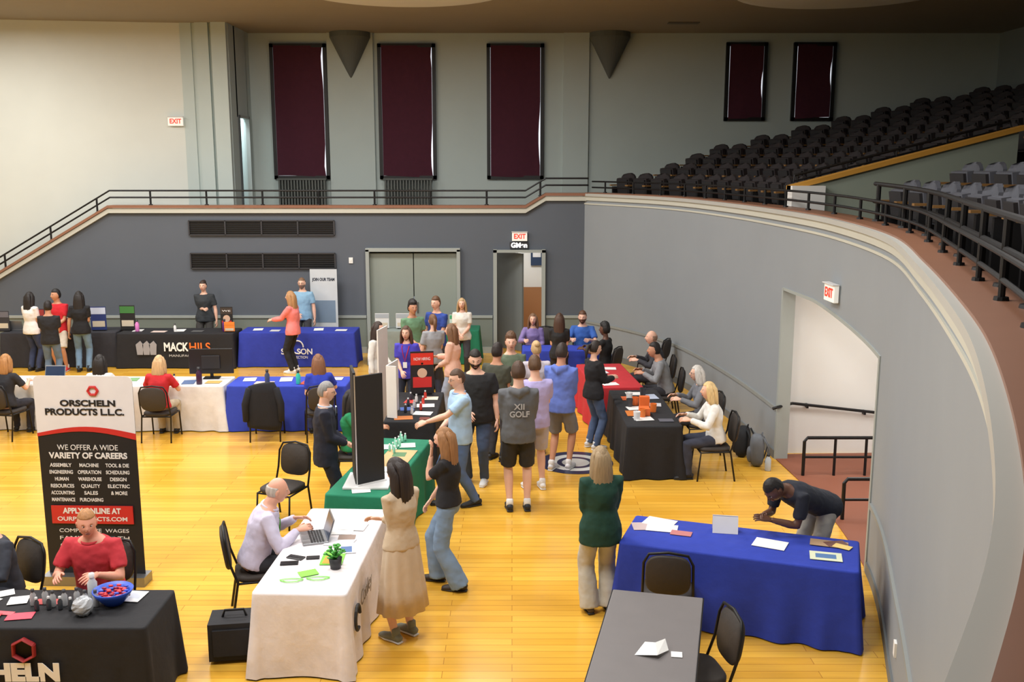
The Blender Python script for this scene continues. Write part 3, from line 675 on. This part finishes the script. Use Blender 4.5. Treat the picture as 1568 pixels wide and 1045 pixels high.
person('man_in_red_polo',-3.64,8.16,178,1.78,True,True,lean=12,armR='table',armL='table',top=(196,52,62),bottom=(50,52,60),hair=('crew',(172,122,76)),skin=(226,160,136),fat=1.15,hy=28,hp=6,collar=(196,52,62))
person('man_in_lavender_dress_shirt',-2.46,8.80,-74,1.82,True,True,lean=18,armR='table',armL='table',top=(206,200,224),sleeve='long',bottom=(36,36,42),hair=('fringe',(190,180,172)),skin=(226,168,144),lanyard=(90,190,60),hp=10,collar=(214,208,230),fat=1.08)
person('person_in_dark_jacket',-4.5,8.2,150,1.7,True,True,lean=10,armR='lap',armL='table',top=(52,56,66),sleeve='long',bottom=(50,52,60),hair=('short',(80,60,44)),skin=PALE)
person('woman_in_red_shirt',-5.5,14.85,0,1.70,W_,True,lean=8,armR='table',armL='table',top=(196,36,44),bottom=(190,176,150),hair=('bob',(200,164,120)),skin=PALE)
person('woman_in_royal_blue_shirt',-3.0,14.9,15,1.72,W_,True,lean=6,armR='table',armL='lap',top=(40,60,176),bottom=(60,70,110),hair=('long',(128,86,60)),skin=PALE)
person('woman_in_dark_shirt',-7.95,14.95,-10,1.70,W_,True,lean=6,armR='table',armL='table',top=(40,40,46),bottom=(40,40,50),hair=('bob',(170,120,70)),skin=PALE)
person('woman_with_dark_hair',-6.45,14.95,5,1.68,W_,True,lean=6,armR='table',armL='table',top=(216,214,214),bottom=(60,64,80),hair=('long',DK),skin=TAN)
person('woman_in_lilac_shirt',.42,19.35,178,1.70,W_,True,lean=4,armR='table',armL='lap',top=(132,116,170),sleeve='long',bottom=(60,60,80),hair=('long',(120,90,66)),skin=PALE)
person('woman_with_brown_hair',.86,17.6,-8,1.60,W_,armR='front',armL='front',top=(30,30,32),bottom=(40,40,46),hair=('long',(72,48,34)),skin=PALE)
person('man_in_blue_shirt',1.42,19.35,170,1.82,True,True,lean=6,armR='table',armL='table',top=(54,98,178),bottom=(60,60,80),hair=('short',(92,60,40)),beard=(100,64,42),skin=PALE)
person('woman_with_curly_black_hair',1.75,18.0,60,1.70,W_,True,armR='table',armL='table',top=(24,24,26),bottom=(40,40,46),hair=('curly',(20,18,18)),skin=DARKSK)
person('woman_in_black_hoodie',1.22,14.35,-62,1.68,W_,armR='phone',armL='phone',top=(26,26,30),sleeve='long',bottom=(78,96,130),hair=('pony',(40,30,26)),skin=PALE,shoes=(220,220,220),loose=1.3,hp=10)
person('man_bald_in_black_vest',2.62,17.05,90,1.80,True,True,lean=10,armR='table',armL='table',top=(56,56,62),sleeve='long',bottom=(50,50,56),hair=('fringe',(150,120,100)),skin=PALE)
person('man_in_grey_shirt',2.58,15.95,88,1.80,True,True,lean=16,armR='table',armL='table',top=(134,136,140),sleeve='long',bottom=(50,50,56),hair=('short',DK),skin=TAN)
person('woman_with_grey_hair',2.86,14.2,92,1.70,W_,True,lean=8,armR='table',armL='table',top=(112,114,120),sleeve='long',bottom=(50,50,56),hair=('bob',(196,192,186)),skin=PALE,glasses=True)
person('woman_in_white_top',2.80,13.0,92,1.74,W_,True,lean=8,armR='table',armL='table',top=(226,226,222),sleeve='long',bottom=(50,54,70),hair=('bob',(214,184,130)),skin=PALE)
person('man_with_brown_curls',-.02,14.4,185,1.78,armR='front',armL='front',top=(96,110,90),bottom=(70,70,80),hair=('curly',(96,66,44)),skin=PALE)
person('man_in_olive_shirt',-.22,13.75,-30,1.75,armR='front',armL='hang',top=(70,72,60),bottom=(50,50,56),hair=('short',(40,30,26)),skin=TAN)
person('woman_with_blond_bun',.36,14.1,10,1.72,W_,armR='front',armL='hang',top=(196,190,200),bottom=(70,70,80),hair=('bun',(196,164,118)),skin=PALE)
# ---------------------------------------------------------------- tables
BLK=(26,26,30); WHT=(226,224,222); BLU=(40,56,160); GRN=(22,120,88)
t1=draped_table(-3.76,7.34,0,1.9,.70,BLK,seed=1)
t2=draped_table(-1.72,8.62,87.5,2.05,.80,(232,226,228),seed=2,flare=.045)
t3=draped_table(-1.53,11.15,82,2.25,.68,GRN,seed=3)
t4=draped_table(2.14,8.74,-19,2.14,.78,(38,60,168),seed=4,flare=.07)
t6=draped_table(1.92,13.95,91,2.2,.76,BLK,seed=5)
t7=draped_table(1.62,16.15,95,1.9,.80,(186,40,48),seed=6)
t8=draped_table(-1.42,14.0,90,1.8,.72,BLK,seed=7)
t9a=draped_table(-9.6,20.72,3,2.4,.72,(44,44,50),seed=8,flare=.03)
t9b=draped_table(-7.08,20.62,0,2.45,.74,BLK,seed=9,flare=.02)
t9c=draped_table(-4.55,20.75,0,2.45,.74,BLU,seed=10,flare=.02)
t9d=draped_table(-1.35,21.0,0,1.3,.7,(20,110,80),seed=11,flare=.03)
t9e=draped_table(-2.6,20.9,0,.9,.6,(130,140,136),seed=13,flare=.03)
t10a=draped_table(-5.56,15.68,0,1.86,.74,WHT,seed=12,flare=.05)
t10b=draped_table(-3.62,15.68,0,1.92,.74,(46,66,178),seed=14,flare=.05)
t10c=draped_table(-7.6,15.75,0,1.86,.74,(222,218,210),seed=15)
t11=draped_table(1.05,18.65,0,1.7,.6,(46,66,178),seed=16)
b=MB(); top=M((116,112,112),.45,0,'plain'); e=empty('folding_table',(1.0,6.72,0),math.radians(77))
b.box((0,0,.735),(1.83,.74,.03),top); b.obj('table_top',parent=e,bevel=.008)
b=MB(); b.box((0,.372,.725),(1.84,.012,.035),BLACKM); b.box((0,-.372,.725),(1.84,.012,.035),BLACKM); b.box((.917,0,.725),(.012,.75,.035),BLACKM); b.box((-.917,0,.725),(.012,.75,.035),BLACKM)
for sx in(-.65,.65): b.tube([(sx,-.3,.72),(sx,-.3,.02),(sx,.3,.02),(sx,.3,.72)],[.016]*4,BLACKM,side=(1,0,0),seg=8)
b.obj('frame',parent=e)
WT=M((235,235,235),.6); OR=M((226,112,40),.6); RD=M((200,38,44),.6)
text(t9b,'MACK',(.02,-.40,.46),.25,WT,.52,bold=.008); text(t9b,'HILS',(.52,-.40,.46),.25,OR,.44,bold=.004); text(t9b,'MANUFACTURING',(.27,-.40,.28),.07,M((190,190,190),.6),.8)
g=MB()
for dx in(-.30,-.16,-.02): g.prism([(-.5+dx,.3),(-.38+dx,.3),(-.36+dx,.52),(-.42+dx,.6),(-.52+dx,.52)],-.402,-.396,M((150,150,156),.6))
g.obj('logo',parent=t9b)
text(t9c,'SE    SON',(.0,-.40,.34),.17,WT,.66,bold=.004); text(t9c,'CONNECTION',(.0,-.40,.22),.08,WT,.45)
g=MB(); g.tube([(.02+.12*math.cos(a),-.40,.44+.14*math.sin(a)) for a in [k*math.pi/10 for k in range(18)]],[.014]*18,WT,side=(0,1,0),seg=6); g.obj('logo',parent=t9c)
text(t1,'SCHELN',(-.10,-.392,.40),.19,WT,.78,bold=.012)
g=MB(); hexp=[(.09*math.cos(k*math.pi/3+.5),.09*math.sin(k*math.pi/3+.5)) for k in range(7)]
g.tube([(.02+p[0],-.378,.585+p[1]) for p in hexp],[(.026,.012)]*7,M((150,36,38),.6),side=(0,1,0),seg=8); g.obj('logo',parent=t1)
g=MB(); g.tube([(-.75+.09*math.cos(a),-.43,.42+.11*math.sin(a)) for a in [k*math.pi/8 for k in range(14)]],[.015]*14,M((40,40,40),.6),side=(0,1,0),seg=6); g.obj('logo',parent=t2)
text(t2,'Conley',(-.35,-.43,.5),.2,M((120,110,100),.6),.5)
g=MB(); g.lathe([(.16,0),(.16,.006),(0,.006)],M((226,180,60),.6),seg=24,mx=Matrix.Translation((-.68,-.40,.42))@Matrix.Rotation(math.pi/2,4,'X')); g.obj('logo',parent=t10a)
text(t10a,'C&R',(-.68,-.41,.42),.14,M((40,70,60),.6),.26)
chair(-2.75,11.25,160); chair(1.42,8.38,-10)
chair(1.38,6.92,100); chair(-3.85,14.95,5); chair(2.75,18.9,60); chair(.7,19.9,180)
b=MB(); jm=cl((20,22,30))
b.tube([(-.02,-.30,.93),(0,-.30,.80),(0,-.30,.55),(.01,-.29,.30),(0,-.29,.22)],[(.20,.05),(.25,.06),(.25,.06),(.26,.055),(.24,.04)],jm,side=(1,0,0),seg=28,rip=[0,.03,.05,.06,.07],rn=7)
for s in(-1,1): b.tube([(s*.2,-.31,.86),(s*.27,-.33,.62),(s*.27,-.33,.36)],[.055,.055,.045],jm,seg=12)
b.obj('black_jacket',(-3.85,14.95,0),math.radians(5),smooth=True)
# ---------------------------------------------------------------- banner
e=empty('roll_up_banner_stand',(-4.27,9.5,0),math.radians(-2)); b=MB()
W,Hh=1.0,2.18; blk=M((24,25,30),.6); wh=M((232,232,236),.5); rd=M((206,46,44),.5)
b.box((0,0,.05),(1.06,.2,.1),M((150,150,152),.35,.8,'metal')); 
b.box((0,0.012,1.1),(W,.006,2.05),blk)
top=[]
for k in range(9): a=math.pi/2*k/8; top.append((W/2-.06+.06*math.cos(a),Hh-.06+.06*math.sin(a)))
for k in range(9): a=math.pi/2+math.pi/2*k/8; top.append((-W/2+.06+.06*math.cos(a),Hh-.06+.06*math.sin(a)))
def curvez(x,o=0): return 1.60+o-.06*math.cos((x+.5)*math.pi*1.1+1.4)
lowc=[(-W/2+W*k/14,curvez(-W/2+W*k/14)) for k in range(15)]
b.prism(top[::1]+lowc,.004,.010,wh)
strip=[(x,z) for x,z in lowc]+[(x,z-.035-.03*(x+.5)) for x,z in reversed(lowc)]
b.prism(strip,.002,.009,rd); b.box((0,.0,.735),(.84,.012,.19),rd)
b.tube([(0,.04,.08),(0,.04,2.1)],[.012]*2,M((150,150,152),.35,.8,'metal'),seg=8); b.obj('banner',parent=e)
g=MB(); hexp=[(.05*math.cos(k*math.pi/3),.045*math.sin(k*math.pi/3)) for k in range(7)]
g.tube([(0.1+p[0],-.002,2.03+p[1]) for p in hexp],[.014]*7,rd,side=(0,1,0),seg=8); g.obj('logo',parent=e)
dkt=M((26,26,30),.6)
text(e,'ORSCHELN',(.04,-.001,1.90),.085,dkt,.56,bold=.003); text(e,'PRODUCTS L.L.C.',(.0,-.001,1.81),.09,dkt,.80,bold=.003)
text(e,'WE OFFER A WIDE',(0,.006,1.44),.08,WT,.62); text(e,'VARIETY OF CAREERS',(0,.006,1.355),.085,WT,.80,bold=.003)
for cx,ls in((-.29,['ASSEMBLY','ENGINEERING','HUMAN','RESOURCES','ACCOUNTING','MAINTENANCE']),(0,['MACHINE','OPERATION','WAREHOUSE','QUALITY','SALES','PURCHASING']),(.29,['TOOL & DIE','SCHEDULING','DESIGN','ELECTRIC','& MORE',''])):
    for i,l in enumerate(ls):
        if l: text(e,l,(cx,.006,1.255-i*.073),.052,WT,min(.24,.028*len(l)),bold=.001)
text(e,'APPLY ONLINE AT',(0,-.008,.775),.08,WT,.6,bold=.003); text(e,'OURPRODUCTS.COM',(0,-.008,.69),.06,WT,.72,bold=.001)
for i,(a,c) in enumerate((('COMPETITIVE','WAGES'),('FAMILY','HEALTH'),('OPPORTUNITY','BONUS'),('BENEFITS','401K'))): text(e,a+'  '+c,(0,.006,.56-i*.08),.055,WT,.72)
e=empty('roll_up_banner_stand',(-4.2,21.72,0),0); b=MB(); b.box((0,0,.05),(.66,.18,.1),M((150,150,152),.35,.8,'metal')); b.box((0,0,1.0),(.6,.008,1.9),M((200,206,210),.6)); b.box((0,-.006,1.0),(.5,.004,.5),M((120,140,160),.6)); b.box((0,-.006,.5),(.5,.004,.3),M((60,70,90),.6)); b.tube([(0,.03,.08),(0,.03,1.93)],[.012]*2,BLACKM,seg=8); b.obj('banner',parent=e)
text(e,'JOIN OUR TEAM',(0,-.008,1.72),.09,M((30,40,60),.6),.5,bold=.003)
b=MB(); bk=M((30,30,32),.7); 
def panel(p0,p1,z0,z1,th=.03,mat=bk):
    a=V((*p0,0));c=V((*p1,0)); m=(a+c)/2; d=c-a; b.box((m.x,m.y,(z0+z1)/2),(d.length,th,z1-z0),mat,rz=math.atan2(d.y,d.x))
panel((-1.80,10.72),(-1.70,10.30),.79,2.04); panel((-1.695,10.29),(-1.43,10.50),.79,2.0)
panel((-1.695,10.272),(-1.41,10.495),.77,.79,.05,M((220,220,220),.5)); b.box((-1.695,10.285,1.40),(.014,.014,1.24),M((190,190,192),.3,.8,'metal')); b.box((-1.6,10.5,.765),(.5,.55,.02),M((226,226,226),.5))
b.obj('trifold_display_board')
b=MB(); wp=M((226,224,222),.6); panel((-2.06,14.75),(-1.97,15.2),.0,1.75,.02,wp); b.box((-2.02,15,.03),(.24,.5,.05),M((150,150,152),.35,.8,'metal')); b.obj('roll_up_banner_stand')
b=MB(); panel((-1.74,13.3),(-1.64,13.75),.76,1.5,.02,wp); panel((-1.74,13.3),(-1.60,13.25),.76,1.5,.02,wp); b.obj('trifold_display_board')
def poster(x,y,z,w,h,deg,c1,c2,txt='',name='tabletop_poster'):
    e=empty(name,(x,y,z),math.radians(deg)); b=MB(); b.box((0,0,h/2+.02),(w,.012,h),M(c1,.6)); b.box((0,-.008,h*.82+.02),(w*.96,.004,h*.28),M(c2,.6)); b.box((0,-.008,h*.3),(w*.8,.004,h*.25),M((200,190,170),.6) if not txt else M((206,46,44),.6)); b.box((0,.04,.012),(w*.8,.14,.02),BLACKM); b.box((0,.05,h*.4),(.03,.012,h*.75),BLACKM,rx=.25); 
    if txt: b.lathe([(.075,0),(.075,.006),(0,.006)],M((214,176,150),.6),seg=20,mx=Matrix.Translation((0,-.008,h*.52))@Matrix.Rotation(math.pi/2,4,'X'))
    b.obj('board',parent=e)
    if txt: text(e,txt,(0,-.012,h*.82+.02),h*.10,WT,w*.7)
poster(-1.38,14.72,.75,.36,.66,10,(34,28,30),(214,48,30),'NOW HIRING')
poster(-8.8,20.6,.75,.32,.5,5,(36,52,110),(190,200,220)); poster(-8.2,20.65,.75,.32,.52,0,(28,28,30),(60,120,60)); poster(-6.1,20.7,.75,.26,.48,0,(30,28,28),(60,50,44),'WE')
poster(-5.97,20.42,.75,.22,.2,0,(226,130,50),(226,130,50)); poster(-10.1,20.62,.75,.3,.45,0,(60,50,60),(170,60,60)); poster(-2.8,20.85,.75,.3,.32,0,(210,214,216),(160,170,180)); poster(-2.35,20.85,.75,.3,.32,0,(210,214,216),(160,170,180)); poster(-10.8,20.5,.75,.3,.42,0,(50,50,56),(100,100,110))
poster(-1.2,20.9,.75,.3,.28,0,(200,220,210),(60,160,110))
# ---------------------------------------------------------------- table items
def sheets(name,x,y,deg,items,z=.752):
    b=MB()
    for i,(px,py,w,d,r,c) in enumerate(items):
        b.box((px,py,.003+i*.0006),(w,d,.003),M(c,.6),rz=math.radians(r))
    return b.obj(name,(x,y,z),math.radians(deg))
PW=(236,236,234)
sheets('brochures',-3.76,7.34,0,[(-.75,.18,.3,.2,8,PW),(-.55,.05,.22,.3,-20,PW),(-.5,.22,.3,.12,30,PW),(.0,.1,.2,.1,0,(180,60,60)),(-.1,-.16,.2,.12,10,(210,70,90)),(-.3,-.1,.25,.06,-8,(220,90,100)),(.62,.2,.24,.2,-6,PW),(.64,.21,.16,.1,-6,(200,205,215)),(-.7,-.15,.3,.22,12,PW),(-.25,.12,.15,.15,15,PW),(-.35,-.2,.2,.14,5,(190,50,60))])
sheets('brochures',-1.72,8.62,87.5,[(.38,-.05,.18,.24,3,PW),(.1,-.1,.2,.26,-10,(214,214,220)),(.22,-.14,.12,.16,5,(150,130,120)),(-.28,-.12,.3,.2,4,(120,200,60)),(-.05,-.2,.24,.16,12,(224,224,230)),(-.08,-.2,.14,.1,12,(80,110,160)),(.5,-.15,.2,.25,-5,PW),(-.62,.02,.12,.16,30,(130,210,70)),(-.33,-.1,.16,.1,0,(226,150,50))])
sheets('brochures',2.14,8.74,-19,[(-.9,.1,.28,.2,20,(200,180,180)),(-.8,.25,.3,.22,-10,PW),(-.75,.1,.3,.2,5,(225,225,230)),(-.55,.02,.2,.12,0,(190,120,120)),(.28,.02,.3,.22,-8,PW),(.78,-.12,.28,.2,4,(214,220,190)),(.78,-.12,.18,.1,4,(80,120,170)),(.80,.20,.34,.16,0,(170,140,110)),(.86,.22,.2,.12,30,(110,70,60)),(.92,.16,.16,.1,-20,(230,200,120))])
sheets('brochures',1.0,6.72,77,[(-.1,-.22,.08,.08,5,PW)])
sheets('brochures',-1.53,11.15,82,[(-.9,.0,.28,.2,20,PW),(.2,-.1,.8,.36,0,(206,170,120)),(.4,-.1,.18,.16,5,(90,130,90)),(.7,.1,.2,.2,5,PW),(.8,-.1,.2,.2,15,(200,230,210)),(-.2,-.1,.2,.28,4,PW),(.5,.2,.2,.12,0,(230,240,230))])
sheets('brochures',1.92,13.95,91,[(-.7,.1,.2,.26,8,PW),(-.4,.2,.3,.2,0,(206,120,50)),(-.1,.1,.2,.3,8,PW),(.1,-.15,.2,.26,-8,(200,200,206)),(.5,.15,.24,.2,0,(210,100,50)),(.8,.0,.2,.3,0,PW),(.6,-.2,.3,.2,6,(180,190,210)),(-.8,-.2,.16,.2,0,(90,90,100))])
sheets('brochures',1.62,16.15,95,[(-.7,.1,.2,.26,8,PW),(-.3,.15,.2,.26,-8,PW),(.2,.1,.2,.26,8,(220,220,226)),(.5,-.1,.2,.26,-8,PW)])
sheets('brochures',-1.42,14.0,90,[(-.7,.1,.2,.26,8,(200,120,60)),(-.45,-.15,.2,.26,-8,PW),(-.2,.1,.2,.2,8,(60,90,160)),(0,-.15,.2,.26,5,PW),(.25,.1,.2,.16,-8,(210,60,50)),(.45,-.2,.2,.2,0,(230,220,200)),(-.75,-.2,.14,.14,0,(120,60,50))])
sheets('brochures',-3.62,15.68,0,[(-.7,.1,.2,.26,8,PW),(-.4,-.15,.3,.2,0,(210,190,180)),(-.1,.1,.2,.3,8,PW),(.3,-.15,.2,.26,-8,(200,80,60)),(.7,.15,.24,.2,0,PW)])
sheets('brochures',-5.56,15.68,0,[(-.7,.1,.2,.26,8,(120,160,110)),(-.3,-.15,.3,.2,0,(210,190,180)),(.3,-.1,.2,.3,8,(80,100,140)),(.7,-.1,.24,.2,0,(190,160,90))])
sheets('brochures',-7.08,20.62,0,[(-.9,.0,.2,.26,8,PW),(-.4,-.15,.3,.2,0,(210,190,180)),(0,0,.2,.3,8,PW),(.4,-.1,.24,.2,0,(90,90,90))])
sheets('brochures',-4.55,20.75,0,[(-.9,.0,.2,.26,8,PW),(-.5,-.15,.2,.2,0,(210,210,210)),(.4,0,.2,.3,8,PW),(.9,-.1,.24,.2,0,(230,230,230))])
def tent(x,y,z,w,h,deg):
    b=MB(); b.box((0,-.04,h/2),(w,.004,h*1.02),M(PW,.6),rx=-.3); b.box((0,.04,h/2),(w,.004,h*1.02),M(PW,.6),rx=.3); b.obj('paper_tent_card',(x,y,z),math.radians(deg))
tent(2.06,9.0,.75,.24,.16,-10)
b=MB(); b.add([(-.14,-.02,.0),(.0,-.11,.03),(.03,.02,.06),(-.02,.10,.03),(.13,.08,.05),(.12,-.02,.01)],[(0,1,2,3),(1,5,4,2)],M(PW,.6)); b.obj('folded_paper',(1.02,6.62,.752),.2)
def laptop(x,y,deg):
    e=empty('laptop',(x,y,.752),math.radians(deg)); b=MB(); sv=M((150,152,156),.35,.6,'metal'); b.box((0,0,.009),(.34,.24,.018),sv); b.box((0,-.145,.11),(.34,.008,.23),sv,rx=.3) ; b.obj('case',parent=e,bevel=.004)
    g=MB(); dk=M((30,30,34),.5)
    for r in range(5):
        for c in range(12): g.box((-.15+c*.027,-.07+r*.026,.0195),(.022,.02,.004),dk)
    g.box((0,.08,.0185),(.1,.06,.002),M((130,132,136),.4)); g.box((0,-.139,.11),(.31,.004,.2),M((40,60,90),.2),rx=.3); g.obj('keys',parent=e)
laptop(-1.88,8.82,108); laptop(-7.55,15.7,180)
laptop(-10.6,20.75,0)
e=empty('flat_screen_monitor',(-4.98,15.9,.75),math.radians(4)); b=MB(); b.box((0,0,.29),(.72,.04,.42),M((26,26,30),.4)); b.box((0,-.03,.28),(.3,.03,.22),M((34,34,38),.5)); b.box((0,0,.05),(.05,.04,.12),BLACKM); b.box((0,0,.01),(.26,.18,.02),BLACKM); b.obj('monitor',parent=e,bevel=.008)
b=MB(); b.lathe([(0,0),(.045,0),(.06,.1),(.052,.1),(.05,.085),(0,.085)],M((50,50,54),.6),seg=18)
for k in range(26):
    a=k*2.4; r=.02+.05*((k*7)%10)/10; z=.12+.1*((k*3)%10)/10; b.tube([(0,0,.08),(r*.5*math.cos(a),r*.5*math.sin(a),z*.8),(r*1.4*math.cos(a),r*1.4*math.sin(a),z)],[.003,.008,.003],M((52,140,50),.6,0,'leaf'),seg=6); b.ball((r*1.4*math.cos(a),r*1.4*math.sin(a),z),(.018,.018,.008),M((70,160,60),.6,0,'leaf'),8,5)
b.obj('potted_plant',(-1.55,8.12,.752),smooth=True)
b=MB(); gm=M((110,215,60),.6)
for dx,dy in((-.1,0),(.12,.02)):
    pts=[(dx+.09*math.cos(a)*(1+.2*math.sin(3*a)),dy+.035*math.sin(a),.006) for a in [k*math.pi/8 for k in range(17)]]; b.tube(pts,[(.002,.008)]*17,gm,side=(0,0,1),seg=6)
b.obj('green_lanyards',(-1.78,7.86,.754),.1)
b=MB(); b.box((0,0,.006),(.08,.16,.01),M((24,24,28),.3)); b.obj('mobile_phone',(-1.95,8.35,.752),1.2,bevel=.004)
b=MB(); b.box((0,0,.006),(.08,.16,.01),M((24,24,28),.3)); b.box((.1,-.2,.006),(.07,.12,.01),M((24,24,28),.3)); b.obj('mobile_phone',(-1.98,8.22,.752),1.7,bevel=.004)
def bottle(b,x,y,c,cap,s=1):
    m=M(c,.3); b.lathe([(0,0),(.022*s,0),(.024*s,.01),(.024*s,.09*s),(.012*s,.11*s),(.012*s,.12*s)],m,c=(x,y,0),seg=12); b.lathe([(.014*s,.118*s),(.014*s,.14*s),(0,.142*s)],M(cap,.4),c=(x,y,0),seg=10)
b=MB()
for k in range(7): bottle(b,-.27+k*.085,.03*math.sin(k*2),(170,170,172),(60,60,64))
for k in range(5): bottle(b,-.2+k*.09,-.09+.02*math.sin(k),(60,62,66),(200,200,200),.8)
b.obj('sample_bottles',(-3.58,7.38,.752),smooth=True)
b=MB(); m=M((40,80,190),.35); b.lathe([(0,0),(.07,0),(.13,.07),(.16,.12),(.155,.125),(.12,.07),(.06,.012),(0,.012)],m,seg=28)
for k in range(60):
    a=k*2.4; r=.12*math.sqrt(k/60); b.ball((r*math.cos(a),r*math.sin(a),.09+.02*math.sin(k*5)),(.022,.014,.01),M([(200,40,44),(220,60,70),(60,90,200),(150,30,60)][k%4],.3),8,5)
b.obj('bowl_of_candy',(-3.22,7.42,.752),smooth=True)
b=MB(); bottle(b,0,0,(200,206,210),(230,230,230),1.6); b.obj('water_bottle',(-3.42,7.5,.752),smooth=True)
b=MB(); b.ball((0,0,.07),(.07,.06,.08),M((170,174,180),.3),16,12,fn=lambda d:V(d)*.08*(1+.2*noise.noise(V(d)*6))); b.obj('plastic_bag_of_samples',(-3.38,7.22,.752))
b=MB()
for i,(px,py,c) in enumerate([(-.6,.1,(225,120,50)),(-.3,-.1,(225,120,50)),(.1,.1,(220,110,50)),(.4,.15,(240,240,240)),(-.75,.2,(240,240,240)),(.7,-.1,(60,60,64)),(.0,.2,(60,60,64))]): 
    b.lathe([(0,0),(.04,0),(.05,.12),(.045,.12),(.036,.01),(0,.01)],M(c,.5),c=(px,py,0),seg=14)
b.box((-.1,.0,.09),(.1,.14,.18),M((228,110,50),.5)); b.box((-.45,.05,.05),(.18,.14,.1),M((228,110,50),.5)); b.obj('cups_and_boxes',(1.92,13.95,.752),math.radians(91))
b=MB()
for i in range(9): bottle(b,-.5+.12*i,.12*math.sin(i*2.1),[(210,210,210),(50,50,60),(200,60,50)][i%3],(200,200,200),.9)
b.obj('sample_bottles',(-1.42,14.0,.752),math.radians(90),smooth=True)
b=MB()
for i in range(10): bottle(b,.45+.07*i,-.02+.1*((i*3)%4)/4,(150,215,190),(230,235,230),.7)
b.obj('sample_bottles',(-1.53,11.15,.756),math.radians(82),smooth=True)
b=MB()
for px,c,s in((-1.0,(220,130,200),1.8),(.85,(90,40,110),1.9),(1.0,(60,60,66),1.4),(-.2,(230,230,230),1.2)): bottle(b,px,0,c,(40,40,44),s)
b.obj('drink_bottles',(-6.95,20.5,.752),smooth=True)
b=MB()
for px,c,s in((-.2,(60,30,60),2.),(.9,(70,80,110),1.7),(-.6,(230,230,230),1.2),(1.4,(60,200,180),1.6)): bottle(b,px,0,c,(40,40,44),s)
b.obj('drink_bottles',(-4.85,15.45,.752),smooth=True)
# ---------------------------------------------------------------- floor items
b=MB(); bg=M((28,28,32),.8,0,'cloth')
b.box((0,0,.2),(.42,.3,.34),bg); b.box((0,-.155,.2),(.34,.03,.24),bg); b.tube([(-.1,0,.37),(-.08,0,.43),(.08,0,.43),(.1,0,.37)],[.012]*4,BLACKM,side=(0,1,0),seg=8)
for sx in(-.18,.18): b.lathe([(0,0),(.03,0),(.03,.03),(0,.03)],BLACKM,c=(sx,.1,0),seg=10)
b.obj('rolling_bag',(-2.42,7.98,0),.15,bevel=.025)
def backpack(x,y,deg,c):
    b=MB(); m=cl(c)
    def f(d):
        e=.6; return V((math.copysign(abs(d.x)**e,d.x)*.15,math.copysign(abs(d.y)**e,d.y)*.1,math.copysign(abs(d.z)**.7,d.z)*.23))
    b.ball((0,0,.23),1,m,24,16,fn=f)
    b.ball((0,.09,.16),1,m,18,12,fn=lambda d:V((math.copysign(abs(d.x)**.6,d.x)*.11,d.y*.05,math.copysign(abs(d.z)**.6,d.z)*.11)))
    b.tube([(-.03,-.06,.44),(-.02,-.07,.49),(.02,-.07,.49),(.03,-.06,.44)],[.008]*4,m,side=(0,1,0),seg=8)
    for s in(-1,1): b.tube([(s*.08,-.09,.42),(s*.1,-.16,.28),(s*.1,-.11,.08)],[(.025,.01)]*3,m,side=(1,0,0),seg=8)
    b.obj('backpack',(x,y,0),math.radians(deg),smooth=True)
backpack(3.40,13.95,60,(30,32,36)); backpack(3.5,13.5,80,(96,100,106))
b=MB(); bottle(b,0,0,(180,190,200),(40,40,40),1.8); b.obj('water_bottle',(3.6,13.25,0),smooth=True)
e=empty('painted_court_emblem',(.92,13.62,.001)); b=MB(); b.lathe([(0,.003),(.4,.003),(.4,.0)],M((206,206,200),.35),seg=48); b.lathe([(.40,.0),(.40,.004),(.54,.004),(.54,0)],M((40,44,72),.35),seg=48); b.lathe([(.2,0),(.2,.005),(.27,.005),(.27,0)],M((40,44,72),.35),seg=40); b.obj('emblem_disc',parent=e)
# ================================================================ text fit
bpy.context.view_layer.update()
for o,w in FIT:
    d=o.dimensions.x
    if d>0: o.scale.x=w/d
# ================================================================ LIGHTS
def area(name,x,y,z,size,power,col=(1,.985,.96),sy=None):
    l=bpy.data.lights.new(name,'AREA'); l.size=size; l.energy=power; l.color=col
    o=bpy.data.objects.new(name,l); COL.objects.link(o); o.location=(x,y,z); return o
for x in(-10,-5.5,-1):
    for y in(5.5,11.5,17.5): area('doorway_fill_light',x,y,7.25,1.8,275)
area('doorway_fill_light',3,9,7.25,2,120); area('doorway_fill_light',-11,20,7.2,1.5,110)
area('doorway_fill_light',5.0,12.2,2.7,1.2,45)
area('doorway_fill_light',.2,23.3,2.75,.8,30)
area('doorway_fill_light',-7.2,24.2,6.8,.6,160,(.85,.93,1))  # unseen light added to brighten the doorway in the recess
w=bpy.data.worlds.new('world'); SC.world=w; w.use_nodes=True; w.node_tree.nodes['Background'].inputs[0].default_value=(.8,.85,1,1); w.node_tree.nodes['Background'].inputs[1].default_value=.3
# ================================================================ CAMERA
cam=bpy.data.cameras.new('camera'); co=bpy.data.objects.new('camera',cam); COL.objects.link(co); SC.camera=co
cam.sensor_width=36; cam.lens=1500/1568*36; cam.clip_start=.05; cam.clip_end=200
co.location=(0,0,4.25); co.rotation_euler=(math.pi/2-math.atan(271/1500),0,0)
SC.view_settings.view_transform='Standard'
